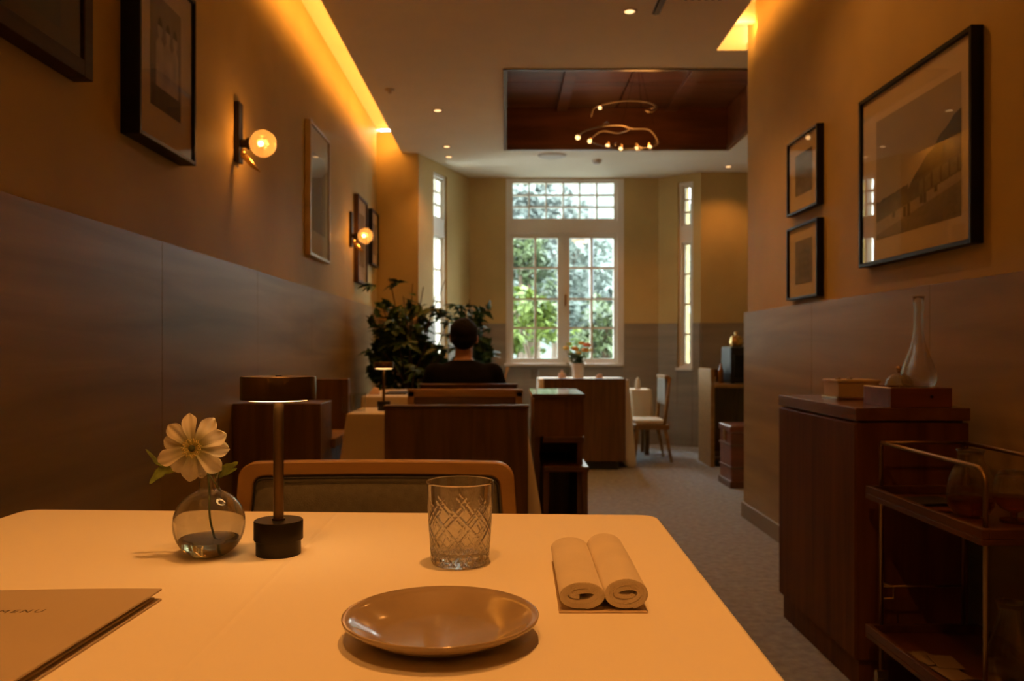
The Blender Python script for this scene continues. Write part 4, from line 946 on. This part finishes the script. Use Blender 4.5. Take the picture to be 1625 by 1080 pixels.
# local frame: +Z points to the viewer
FM = Matrix.Translation(fc) @ Matrix.Rotation(math.radians(8), 4, 'Z') @ Matrix.Rotation(math.radians(84), 4, 'X')
def petal(ang, Rl, W, lift, cup, seed, notch=.0):
    rnd = random.Random(seed); nu, nv = 20, 10; vs = []; fs = []; tw = rnd.uniform(-.12, .12); ph = rnd.uniform(0, 6)
    for i in range(nu+1):
        u = i/nu
        for j in range(nv+1):
            v = j/nv*2-1
            rad = Rl*(.10+.90*u*(1-(.05+notch*math.cos(v*9+ph)*.06)*abs(v)**2.4*u))
            half = W*(.24+.76*min(1, u/.72)**.9)*(1 if u < .72 else math.sqrt(max(.003, 1-((u-.72)/.29)**2)))
            x = half*v+rad*tw*.3; y = rad
            z = lift*u-.010*u**2.2+cup*(v*v)*math.sin(u*PI*.8)+.0011*math.sin(v*7+ph)*u+.0014*math.sin(u*9+ph*2)*u
            ca, sa = math.cos(ang), math.sin(ang)
            vs.append((x*ca-y*sa, x*sa+y*ca, z))
    for i in range(nu):
        for j in range(nv): a = i*(nv+1)+j; fs.append((a, a+1, a+nv+2, a+nv+1))
    b = MB(); b.m = FM; b.add(vs, fs); b.build('petal', M['petal'], t, smooth=True, solid=.0004, subd=1)
rnd = random.Random(2)
angs = [8, 42, 74, 105, 140, 172, 200, 232, 264, 296, 328]
for k, a in enumerate(angs):
    petal(math.radians(a+rnd.uniform(-4, 4)), .0425*rnd.uniform(.88, 1.06), .0108*rnd.uniform(.88, 1.1), (.0065 if k % 2 else .0005)+rnd.uniform(-.001, .002), rnd.uniform(.0015, .004), k, notch=.4)
for k, a in enumerate(()):
    petal(math.radians(a), .033*rnd.uniform(.9, 1.1), .0085, .012, .006, k+30)
b = MB(); b.m = FM; b.ball((0, 0, .006), (.0042, .0042, .0036), 14, 8); b.build('centre', M['centre'], t, smooth=True)
b = MB(); b.m = FM
for k in range(46):
    a = k*2.399; r0 = .003; r1 = .0085+.0040*((k*7) % 5)/5
    b.tube([(r0*math.cos(a), r0*math.sin(a), .004), (r1*math.cos(a), r1*math.sin(a), .0085)], .00018, 4); b.ball((r1*math.cos(a), r1*math.sin(a), .0088), .0009, 6, 4)
b.build('stamens', M['stamen'], t, kind='stuff')
st = spline([fc+Vector((.004, .004, -.002)), fc+Vector((.013, .010, -.022)), Vector((X(333, yv), yv-.002, Z(775, yv))), Vector((X(333, yv), yv, Z(820, yv))), Vector((X(341, yv), yv+.004, Z(862, yv))), Vector((X(347, yv), yv+.008, TZ+.008))], 6)
MB().tube(st, .0014, 8).build('stem', M['stem'], t, smooth=True)
MB().tube(spline([st[8], Vector((X(350, yv), yv+.003, Z(782, yv))), Vector((X(341, yv), yv+.006, Z(772, yv)))], 5), .0009, 6).build('stem', M['stem'], t, smooth=True)
def leaf(pts, w_, parent, mt, fold=.25, lobes=0):
    P_ = [Vector(p) for p in pts]; S = spline(P_, 5); n = len(S); vs = []; fs = []
    for i, p in enumerate(S):
        u = i/(n-1); tdir = (S[min(i+1, n-1)]-S[max(i-1, 0)]).normalized(); sd = tdir.cross(Vector((0, -1, .25))).normalized(); up = sd.cross(tdir)
        h = w_*math.sin(PI*min(1, u**.75))**.8*(1+lobes*math.sin(u*22))+.0002
        vs += [p-sd*h+up*h*fold, p-sd*h*.5+up*h*fold*.4, p, p+sd*h*.5+up*h*fold*.4, p+sd*h+up*h*fold]
    for i in range(n-1):
        for k in range(4): a = i*5+k; fs.append((a, a+1, a+6, a+5))
    return MB().add(vs, fs).build('leaf', mt, parent, smooth=True, solid=.0004)
def q(px, py, dy=0): return Vector((X(px, yv+dy), yv+dy, Z(py, yv+dy)))
leaf([q(341, 757, .004), q(352, 747, 0), q(364, 741, -.005), q(378, 733, -.008)], .0062, t, M['leaf3'], lobes=.12)
leaf([q(341, 758, .006), q(350, 752, .006), q(363, 748, .004), q(376, 743, .002)], .0042, t, M['leaf3'], lobes=.1)
leaf([q(318, 735, .012), q(268, 742, .012), q(252, 752, .008), q(237, 768, .004)], .0072, t, M['leaf3'], lobes=.1)
leaf([q(300, 735, .014), q(256, 736, .01), q(243, 725, .006), q(231, 712, .004)], .0026, t, M['leaf3'])
# cut tumbler
yg = D(893, TZ); gc = (X(730, yg), yg, TZ)
t = thing('cut_glass_tumbler', gc, 'cut crystal tumbler with crossed grooves behind the plate', 'glass')
vs = []; fs = []; NA, NZ = 288, 84; HG = .0990
def gr(x, w_): x = x % 1; x = min(x, 1-x); return max(0, 1-x/w_)
for j in range(NZ+1):
    v = j/NZ; z = HG*v; r0 = .0345+(.0408-.0345)*v**.85
    if v < .05: r0 -= .002*(1-v/.05)**2
    for i in range(NA):
        a = i/NA; d = 0
        if .22 < v < .80:
            env = min(1, (v-.22)/.06, (.80-v)/.05)
            hgt = .70+.08*math.cos(a*2*PI*8)
            if v < hgt:
                d = max(gr(a*8+v*3.1, .055), gr(a*8-v*3.1, .055), .7*gr(a*8+v*3.1+.25, .04), .7*gr(a*8-v*3.1+.25, .04))*env*.0013
        elif .04 < v <= .22:
            d = max(gr(a*16+v*6, .12), gr(a*16-v*6, .12))*.0014
        th = a*2*PI; vs.append(((r0-d)*math.cos(th), (r0-d)*math.sin(th), z))
for j in range(NZ):
    for i in range(NA): i2 = (i+1) % NA; fs.append((j*NA+i, j*NA+i2, (j+1)*NA+i2, (j+1)*NA+i))
base = len(vs); prof_in = [(.0405, HG+.0006), (.0396, HG+.0004), (.0391, HG-.002), (.0374, .07), (.0350, .040), (.0325, .018), (.0285, .0135), (.018, .0120), (.0, .0115)]
for r, z in prof_in[:-1]:
    for i in range(NA): th = i/NA*2*PI; vs.append((r*math.cos(th), r*math.sin(th), z))
for i in range(NA): i2 = (i+1) % NA; fs.append((NZ*NA+i, NZ*NA+i2, base+i2, base+i))
K = len(prof_in)-1
for k in range(K-1):
    for i in range(NA): i2 = (i+1) % NA; fs.append((base+k*NA+i, base+k*NA+i2, base+(k+1)*NA+i2, base+(k+1)*NA+i))
vs.append((0, 0, prof_in[-1][1])); c_ = len(vs)-1
for i in range(NA): fs.append((base+(K-1)*NA+i, base+(K-1)*NA+(i+1) % NA, c_))
# star-cut underside
vs.append((0, 0, .0022)); c_ = len(vs)-1; b2 = len(vs)
for i in range(NA): th = i/NA*2*PI; rr_ = .022; vs.append((rr_*math.cos(th), rr_*math.sin(th), .0012+.0012*abs(((i/NA*16) % 1)-.5)*2))
for i in range(NA): i2 = (i+1) % NA; fs.append((i2, i, b2+i, b2+i2)); fs.append((b2+i2, b2+i, c_))
b = MB(); b.m = Matrix.Translation(gc); b.add(vs, fs); b.build('glass_body', M['cut'], t, smooth=True, auto=35)
# plate
yp = (D(929, TZ+.0225)+D(1027, TZ+.0225))/2; R_ = X(855, yp)-X(544, yp); R_ = R_/2
pcn = (X(699.5, yp), yp, TZ)
pl = [(0, .0042), (R_*.55, .0042), (R_*.62, .0050), (R_*.74, .0085), (R_*.90, .0150), (R_*.985, .0184), (R_, .0178), (R_*.995, .0160), (R_*.90, .0112), (R_*.74, .0052), (R_*.60, .0016), (R_*.52, .0), (R_*.50, .0), (R_*.49, .0012), (0, .0012)]
pl = [(r, z*1.24) for r, z in pl]
plate = tag(MB().lathe(pl, pcn, 96).build('side_plate', M['plate'], kind='thing', smooth=True), 'round taupe glazed stoneware plate on the near table', 'plate')
# rolled towels on a flat felt tray
def spiral(xc, zc, rw, rh, turns, seed):
    pts = []; n = int(turns*28)
    for k in range(n+1):
        a = 2*PI*k/28-PI/2+seed*.15; q_ = .0047*max(0, k/28-.82)
        pts.append((xc+max(.004, rw-q_)*math.cos(a), zc+max(.0012, rh-q_)*math.sin(a)))
    return pts
def towel(x0, x1, y0, y1, xw, zh, label, seed, turns, zb):
    t_ = bpy.data.objects
    zc = zb+zh/2; pts = spiral(0, 0, xw/2-.0022, zh/2-.0021, turns, seed)
    n = len(pts); NY = 14; vs = []; fs = []; rnd = random.Random(seed*10)
    for m in range(NY+1):
        u = m/NY; y = y0+(y1-y0)*u; xc = x0+(x1-x0)*u
        for k, (px, pz) in enumerate(pts):
            ja = .0007*math.sin(k*.35+seed*5)
            e = .0015*math.sin(u*7+k*.2+seed)
            inn = k/n; ye = y+(.0025*inn if m == 0 else 0)
            vs.append((xc+px+ja*inn, ye, zc+pz*(1+.0*u)+e*.3+ja*inn))
    for m in range(NY):
        for k in range(n-1): a = m*n+k; fs.append((a, a+1, a+n+1, a+n))
    o = MB().add(vs, fs).build('rolled_towel', M['towel'], kind='thing', smooth=True, solid=.0041, bevel=.0011)
    return tag(o, label, 'towel', 'rolled towels on the felt tray')
zb = TZ+.0030
ty = [D(971, TZ+.002), D(890, TZ)]
yf = ty[0]+.004
towel(X(924, yf), X(903, yf+.205), yf, yf+.20, .0450, .0275, 'left of the two rolled towels beside the plate', 1.0, 2.95, zb)
towel(X(994, yf), X(959, yf+.205), yf, yf+.205, .0430, .0310, 'right of the two rolled towels, nearer the table edge', 2.3, 3.2, zb)
b = MB(); b.prism([(X(887, ty[0]), ty[0]), (X(1028, ty[0]-.0), ty[0]), (X(985, D(893, TZ)), D(893, TZ)), (X(876, D(893, TZ)), D(893, TZ))], TZ+.0002, TZ+.0026)
tag(b.build('felt_tray', M['tray_cloth'], kind='thing', bevel=.0008), 'flat brown felt mat under the two rolled towels', 'mat')
# menu
mx_, my_ = X(257, D(935, TZ+.012)), D(935, TZ+.012)
t = thing('menu_folder', (mx_-.10, my_-.15, TZ), 'closed beige menu folder at the lower left table edge', 'menu')
MM = Matrix.Translation((mx_, my_, TZ)) @ Matrix.Rotation(math.radians(-3.0), 4, 'Z')
WM, HM = .212, .30
b = MB(); b.m = MM; b.box(-WM, 0, -HM, 0, .0004, .0030); b.build('back_cover', M['menu'], t, bevel=.0006, seg=1)
b = MB(); b.m = MM; b.box(-WM+.003, -.006, -HM+.004, -.004, .0034, .0052); b.build('inner_sheets', M['menu_in'], t)
b = MB(); b.m = MM
vs = []; n = 10
for k in range(n+1):
    u = k/n; x = -WM*u; z = .0110-(.0060)*u**1.5
    for yy in (-HM, 0):
        for dz in (0, .0022): vs.append((x, yy, z+dz))
fs = []
for k in range(n):
    a = k*4; c_ = a+4; fs += [(a, c_, c_+2, a+2), (a+1, a+3, c_+3, c_+1), (a, a+1, c_+1, c_), (a+2, c_+2, c_+3, a+3)]
fs += [(0, 2, 3, 1), (n*4, n*4+1, n*4+3, n*4+2)]
b.add(vs, fs); b.build('front_cover', M['menu'], t, bevel=.0005, seg=1)
cu = bpy.data.curves.new('lettering', 'FONT'); cu.body = 'MENU'; cu.size = .0135; cu.space_character = 1.35; cu.extrude = .0001; cu.align_x = 'RIGHT'
tf = bpy.data.objects.new('lettering_source', cu); C.objects.link(tf); bpy.context.view_layer.update(); lm_ = bpy.data.meshes.new_from_object(tf); bpy.data.objects.remove(tf); lm_.materials.clear(); lm_.materials.append(M['ink'])
to = bpy.data.objects.new('lettering', lm_); C.objects.link(to); to.parent = t
ym_ = D(972, TZ+.0115); bt_ = base_of(t); iv = MM.inverted(); rz_ = Matrix.Rotation(math.radians(-2), 4, 'Z')
for v in lm_.vertices:      # the print follows the sloping cover
    p_w = Vector((X(66, ym_), ym_, 0))+(rz_ @ Vector((v.co.x, v.co.y, 0))); u_ = max(0, -(iv @ p_w).x/WM)
    v.co = Vector((p_w.x, p_w.y, TZ+.0110-.0060*u_**1.5+.0022+.00015+(.0001 if v.co.z > 0 else 0)))-bt_
# ------------------------------------------------------------------ things on the farther tables
def tumbler(c, r, h, label, group=None, name='tumbler', cat='glass'):
    o = MB().lathe([(0, 0), (r*.86, 0), (r*.9, .004), (r, h), (r-.0018, h), (r*.86, .010), (0, .010)], c, 28).build(name, M['clear'], kind='thing', smooth=True, auto=60)
    return tag(o, label, cat, group)
yy = 3.79; tumbler((X(568, yy), yy, T2), .037, .088, 'clear tumbler at the left end of the second table')
tumbler((X(549, 3.80), 3.84, T2), .030, .075, 'clear tumbler half hidden by the booth panel, second table')
tumbler((X(672, 5.15), 5.15, T2), .036, .10, 'clear glass on the table left of the seated person')
t = thing('small_candle', (X(682, 5.2), 5.2, T2), 'small lit candle cup beside the glass, left of the person', 'candle')
MB().lathe([(0, 0), (.018, 0), (.020, .05), (0, .05)], (X(682, 5.2), 5.2, T2), 18).build('cup', M['cream'], t, smooth=True, auto=50)
MB().ball((X(682, 5.2), 5.2, T2+.062), (.006, .006, .011), 10, 8).build('flame', M['small_bulb'], t, smooth=True)
def napkin(c, s, label, mt='terracotta', rz=0):
    b = MB(); b.m = Matrix.Translation(c) @ Matrix.Rotation(rz, 4, 'Z')
    vs = [(-s, -s*.5, 0), (s, -s*.5, 0), (s, s*.5, 0), (-s, s*.5, 0), (-s*.1, -s*.3, s*1.25), (s*.75, -s*.15, s*1.15), (s*.75, s*.2, s*1.15), (-s*.1, s*.3, s*1.25)]
    b.add(vs, [(3, 2, 1, 0), (0, 1, 5, 4), (1, 2, 6, 5), (2, 3, 7, 6), (3, 0, 4, 7), (4, 5, 6, 7)])
    return tag(b.build('folded_napkin', M[mt], kind='thing', bevel=s*.2, seg=3, smooth=True), label, 'napkin')
napkin((X(594, 5.3), 5.3, T2), .036, 'peach folded napkin standing behind the small table lamp')
tag(MB().box(X(612, 5.3), X(645, 5.3), 5.25, 5.5, T2, T2+.012).build('place_card', M['blackmatte'], kind='thing', bevel=.002), 'dark flat folder lying on the table left of the person', 'folder')
t = thing('bud_vase', (X(805, 5.35), 5.35, T2), 'slim pale bud vase right of the seated person', 'vase')
MB().lathe([(0, 0), (.020, 0), (.024, .03), (.012, .06), (.010, .08), (.014, .09)], (X(799, 5.35), 5.35, T2), 20).build('body', M['white_cer'], t, smooth=True)
MB().tube([(X(799, 5.35), 5.35, T2+.06), (X(803, 5.35), 5.35, T2+.13), (X(806, 5.35), 5.35, T2+.17)], [.002, .006, .011], 8).build('dried_plume', M['cream'], t, smooth=True)
tumbler((X(849, 7.35), 7.35, .74), .040, .085, 'clear glass at the left end of the window table')
vw = (X(917, 7.45), 7.45, .74)
t = thing('flower_vase', vw, 'tapered white vase of flowers on the window table', 'vase')
MB().lathe([(0, 0), (.045, 0), (.048, .02), (.052, .08), (.060, .135), (.057, .135), (.048, .08), (.04, .01), (0, .01)], vw, 32).build('body', M['white_cer'], t, smooth=True, auto=50)
MB().lathe([(.048, .02), (.0495, .022), (.050, .03), (.048, .03)], vw, 32).build('band', M['white_cer'], t, smooth=True)
for i, (px, py, c, r, lb) in enumerate(((898, 554, 'fl_y', .026, 'pale yellow bloom at the far left of the bouquet'), (912, 555, 'fl_o', .028, 'orange bloom left of centre in the bouquet'), (922, 546, 'fl_y', .022, 'small yellow bloom at the top of the bouquet'), (931, 549, 'fl_p', .028, 'coral pink bloom at the upper right of the bouquet'), (928, 557, 'fl_o', .027, 'orange bloom at the right of the bouquet'), (918, 561, 'fl_y', .02, 'yellow bloom at the centre of the bouquet'), (903, 547, 'fl_g', .02, 'lime green bloom at the upper left of the bouquet'), (937, 556, 'fl_y', .016, 'tiny yellow bloom at the right edge of the bouquet'))):
    Y = 7.40+.02*((i % 3)-1); r *= 1.35; c0 = Vector((X(px, Y), Y, Z(py, Y)))
    t = thing('cut_flower', c0, lb, 'flower', 'bouquet on the window table')
    b = MB(); rn = random.Random(i)
    for k in range(9):
        a = k*2.4; e = .35+.5*(k/9); d = Vector((math.cos(a)*math.sin(e*1.6), math.sin(a)*math.sin(e*1.6), math.cos(e*1.6)))
        b.ball(c0+d*r*.55, (r*.48, r*.48, r*.40), 8, 6)
    b.build('blossom', M[c], t, smooth=True)
    MB().tube([c0, (c0.x*.5+vw[0]*.5, vw[1], vw[2]+.15), (vw[0], vw[1], vw[2]+.03)], .0025, 6).build('stem', M['stem'], t, smooth=True)
t = thing('bouquet_greenery', (vw[0], vw[1], vw[2]+.1), 'dark green leaves around the blooms in the white vase', 'foliage')
foliage((vw[0]-.003, vw[1]+.05, vw[2]+.165), (.10, .05, .07), 110, .05, M['leaf2'], t, 21)
foliage((vw[0], vw[1], vw[2]+.15), (.055, .05, .05), 60, .04, M['leaf'], t, 22)
t = thing('white_cups', (X(894, 7.3), 7.3, .74), 'pale lidded sugar pot left of the flower vase', 'pot')
MB().lathe([(0, 0), (.03, 0), (.036, .03), (.030, .055), (.012, .062), (.008, .07), (.010, .078), (0, .082)], (X(892, 7.3), 7.3, .74), 20).build('body', M['pinkwhite'], t, smooth=True)
t.name = 'sugar_pot'
tumbler((X(901, 7.28), 7.28, .74), .024, .10, 'slim glass between the sugar pot and the flower vase')
napkin((X(950, 7.35), 7.35, .74), .040, 'coral and white folded napkin right of the flower vase')
tag(MB().lathe([(0, 0), (.05, 0), (.075, .006), (.073, .008), (.05, .003), (0, .003)], (X(873, 7.3), 7.3, .74), 28).build('small_plate', M['terracotta'], kind='thing', smooth=True), 'small peach plate at the left of the window table', 'plate')
yk = 8.05; tag(MB().lathe([(0, 0), (.024, 0), (.027, .03), (.022, .075), (.012, .105), (0, .115)], (X(1012, 8.05), yk, .618), 22).build('cone_napkin', M['cream'], kind='thing', smooth=True), 'upright beige cone napkin on the low cloth-covered table', 'napkin')
# ------------------------------------------------------------------ indoor plants
def plant(x, y, potr, poth, stems, nleaf, lsize, mt, label, seed, name='potted_plant', leafmesh=None):
    t = thing(name, (x, y, 0), label, 'plant'); rnd = random.Random(seed)
    MB().lathe([(0, 0), (potr*.75, 0), (potr, poth), (potr*.93, poth), (potr*.9, poth-.04), (0, poth-.04)], (x, y, 0), 28).build('pot', M['pot'], t, smooth=True, auto=50)
    vs = []; fs = []; n = 8
    for i in range(n+1):
        u = i/n; h = .17*math.sin(PI*u**.8)**.9+.004; z = -.22*u*u+.05*u
        for k, s in enumerate((-1, 0, 1)): vs.append((s*h, u, z+abs(s)*.05*math.sin(PI*u)))
    for i in range(n):
        for k in range(2): a = i*3+k; fs.append((a, a+1, a+4, a+3))
    me = bpy.data.meshes.new('leaf'); me.from_pydata(vs, [], fs); me.materials.append(mt); me.polygons.foreach_set('use_smooth', [True]*len(me.polygons))
    sb = MB(); left = nleaf
    paths = []
    for (tx, ty, tz) in stems:
        p = [Vector((x+rnd.uniform(-.05, .05), y+rnd.uniform(-.05, .05), poth-.05)), Vector((x+(tx-x)*.3+rnd.uniform(-.05, .05), y+(ty-y)*.4, poth+(tz-poth)*.5)), Vector((tx, ty, tz))]
        S = spline(p, 8); paths.append(S); sb.tube(S, [.010*(1-.7*i/len(S)) for i in range(len(S))], 6)
    sb.build('stem', M['bark'], t)
    per = nleaf//len(paths)
    for S in paths:
        nodes = max(1, per//7)
        for k in range(nodes):
            u = .30+.70*(k+rnd.random())/nodes; i = min(len(S)-1, int(u*(len(S)-1))); p = S[i]
            az = rnd.uniform(0, 6.28); out = Vector((math.cos(az), math.sin(az), rnd.uniform(-.1, .5))).normalized()
            tip = p+out*rnd.uniform(.04, .18); tip.x = max(tip.x, XL+.13)
            for q_ in range(7):
                o = bpy.data.objects.new('leaf', me); C.objects.link(o); o.parent = t
                a = az+(q_-3)*.62+rnd.uniform(-.2, .2); s = lsize*rnd.uniform(.7, 1.2)
                o.location = tip-Vector((x, y, 0)); o.rotation_euler = (rnd.uniform(-.5, .35), rnd.uniform(-.6, .6), a-PI/2); o.scale = (s, s, s)
    return t
rnd = random.Random(11); stems = []
for px, py, Y in ((605, 480, 6.5), (618, 440, 6.7), (640, 470, 6.5), (655, 500, 6.3), (672, 455, 6.7), (690, 470, 6.6), (706, 445, 6.8), (715, 500, 6.6), (630, 540, 6.3), (680, 540, 6.3), (610, 560, 6.3), (655, 450, 6.9), (700, 560, 6.4), (660, 580, 6.2)):
    stems.append((X(px, Y), Y, Z(py, Y)))
plant(-.74, 6.65, .17, .36, stems, 294, .135, M['leaf'], 'large dark leafy plant in a pot at the rear left corner', 4)
foliage((-.80, 6.72, .98), (.27, .28, .42), 800, .13, M['leaf'], bpy.data.objects['potted_plant'], 31, kindname='inner_leaves')
foliage((-.62, 6.75, .72), (.28, .28, .34), 500, .13, M['leaf'], bpy.data.objects['potted_plant'], 33, kindname='inner_leaves')
stems2 = [(X(px, Y), Y, Z(py, Y)) for px, py, Y in ((745, 475, 7.7), (768, 490, 7.6), (755, 515, 7.6), (733, 495, 7.7), (772, 545, 7.6), (748, 560, 7.5), (735, 540, 7.6))]
plant(-.28, 7.75, .14, .32, stems2, 196, .13, M['leaf'], 'leafy green plant behind the head of the seated person', 8)
foliage((-.27, 7.68, 1.12), (.17, .18, .34), 350, .12, M['leaf'], bpy.data.objects['potted_plant.001'], 32, kindname='inner_leaves')
# ------------------------------------------------------------------ the seated person
YP = 5.0; xp = X(736, YP)
t = thing('person', (xp, YP, 0), 'person with short black hair in a black top, seated with back to camera', 'person')
def ring(c, rx, ry, n=20, tilt=0, p=2.0):
    out = []
    for k in range(n):
        a = 2*PI*k/n; ca, sa = math.cos(a), math.sin(a)
        out.append(Vector((c[0]+rx*abs(ca)**(2/p)*(1 if ca > 0 else -1), c[1]+ry*abs(sa)**(2/p)*(1 if sa > 0 else -1), c[2]+tilt*sa*ry)))
    return out
def loft(rings, b):
    n = len(rings[0]); vs = [v for r in rings for v in r]; fs = []
    for i in range(len(rings)-1):
        for k in range(n): k2 = (k+1) % n; fs.append((i*n+k, i*n+k2, (i+1)*n+k2, (i+1)*n+k))
    fs.append(tuple(range(n-1, -1, -1))); fs.append(tuple((len(rings)-1)*n+k for k in range(n))); b.add(vs, fs)
def rem(o, vox, smooth=6):
    md = o.modifiers.new('r', 'REMESH'); md.mode = 'VOXEL'; md.voxel_size = vox; md.use_smooth_shade = True
    ms = o.modifiers.new('sm', 'SMOOTH'); ms.factor = .5; ms.iterations = smooth
S0 = Vector((xp, YP, 0))
sh = .205   # half shoulder width
def torso(b, g):
    loft([ring((xp, YP-.06, .46), .165+g, .115+g, p=2.4), ring((xp, YP-.055, .54), .158+g, .108+g, p=2.3), ring((xp, YP-.04, .64), .150+g, .102+g, p=2.3), ring((xp, YP-.02, .76), .170+g, .112+g, p=2.4), ring((xp, YP-.012, .84), .186+g, .105+g, p=2.3), ring((xp, YP-.008, .885), .172+g, .088+g, p=2.1), ring((xp, YP-.004, .918), .110+g, .066+g), ring((xp, YP, .940), .062+g, .056+g)], b)
    for s in (-1, 1):
        b.ball((xp+s*.165, YP-.005, .858), (.060+g, .060+g, .055+g), 16, 10)
        b.tube([(xp+s*.172, YP-.005, .855), (xp+s*.205, YP+.01, .76), (xp+s*.225, YP+.04, .64)], [.052+g, .047+g, .040+g], 14)
b = MB(); torso(b, 0)
b.tube([(xp, YP+.0, .91), (xp, YP+.012, .955), (xp, YP+.02, 1.00)], [.060, .052, .053], 16)
for s in (-1, 1):
    b.tube([(xp+s*.225, YP+.04, .64), (xp+s*.20, YP+.16, .685), (xp+s*.16, YP+.27, .742)], [.038, .034, .025], 12)
    hc = Vector((xp+s*.15, YP+.30, .752)); b.ball(hc, (.038, .048, .016), 12, 8)
    for k in range(4):
        fx = (k-1.5)*.019; L = (.062, .072, .068, .054)[k if s > 0 else 3-k]
        b.tube([hc+Vector((fx, .03, 0)), hc+Vector((fx*1.05, .03+L*.55, .004)), hc+Vector((fx*1.08, .03+L, -.006))], [.0088, .0080, .0068], 8)
    b.tube([hc+Vector((-s*.030, -.01, 0)), hc+Vector((-s*.050, .018, .002)), hc+Vector((-s*.056, .042, -.002))], [.011, .0095, .0080], 8)
# head with jaw, nose, ears, brow
hz = 1.072; hy = YP+.02
b.ball((xp, hy, hz+.018), (.076, .094, .086), 24, 16); b.ball((xp, hy+.026, hz-.038), (.058, .064, .064), 20, 12); b.ball((xp, hy+.062, hz-.078), (.026, .022, .018), 12, 8)
b.tube([(xp, hy+.090, hz+.018), (xp, hy+.104, hz-.004), (xp, hy+.108, hz-.016)], [.008, .011, .013], 10)
b.ball((xp, hy+.088, hz-.046), (.024, .010, .007), 12, 6); b.ball((xp, hy+.088, hz+.030), (.046, .010, .008), 12, 6)
for s in (-1, 1): b.ball((xp+s*.077, hy+.006, hz-.008), (.011, .020, .032), 12, 8); b.ball((xp+s*.030, hy+.082, hz+.014), (.015, .010, .010), 10, 6)
bo = b.build('body', M['skin'], t, smooth=True); rem(bo, .0065, 5)
for s in (-1, 1): MB().ball((xp+s*.030, hy+.086, hz+.014), (.010, .008, .006), 10, 6).build('eye', M['white_cer'], t, smooth=True)
b = MB(); torso(b, .012); so_ = b.build('shirt', M['shirt'], t, smooth=True); rem(so_, .009, 6)
b = MB()
for s in (-1, 1):
    b.tube([(xp+s*.085, YP-.06, .50), (xp+s*.10, YP+.16, .515), (xp+s*.11, YP+.40, .50)], [.092, .082, .064], 16)
    b.tube([(xp+s*.11, YP+.40, .50), (xp+s*.115, YP+.40, .28), (xp+s*.12, YP+.38, .09)], [.064, .056, .044], 14)
b.ball((xp, YP-.06, .49), (.175, .13, .085), 18, 10)
tb = b.build('trousers', M['trouser'], t, smooth=True); rem(tb, .011, 5)
for s in (-1, 1):
    b = MB(); b.ball((xp+s*.12, YP+.44, .035), (.045, .125, .034), 16, 10); b.ball((xp+s*.12, YP+.38, .06), (.044, .055, .055), 14, 8)
    q_ = b.build('shoe', M['blackmatte'], t, smooth=True); rem(q_, .008, 4)
b = MB(); b.ball((xp, hy-.006, hz+.030), (.085, .096, .086), 28, 18); b.ball((xp, hy-.042, hz-.012), (.072, .054, .062), 20, 12)
for s in (-1, 1): b.ball((xp+s*.064, hy-.005, hz+.002), (.018, .05, .04), 12, 8)
for k in range(60):
    a = random.uniform(0, 6.28); e = random.uniform(.3, 1.45); p = Vector((xp+.084*math.cos(a)*math.cos(e), hy-.006+.094*math.sin(a)*math.cos(e), hz+.030+.085*math.sin(e)))
    b.tube([p, p+Vector((random.uniform(-.01, .01), random.uniform(-.01, .01), .004+.006*random.random()))], [.006, .002], 5)
ho = b.build('hair', M['hair'], t, smooth=True); rem(ho, .006, 2)
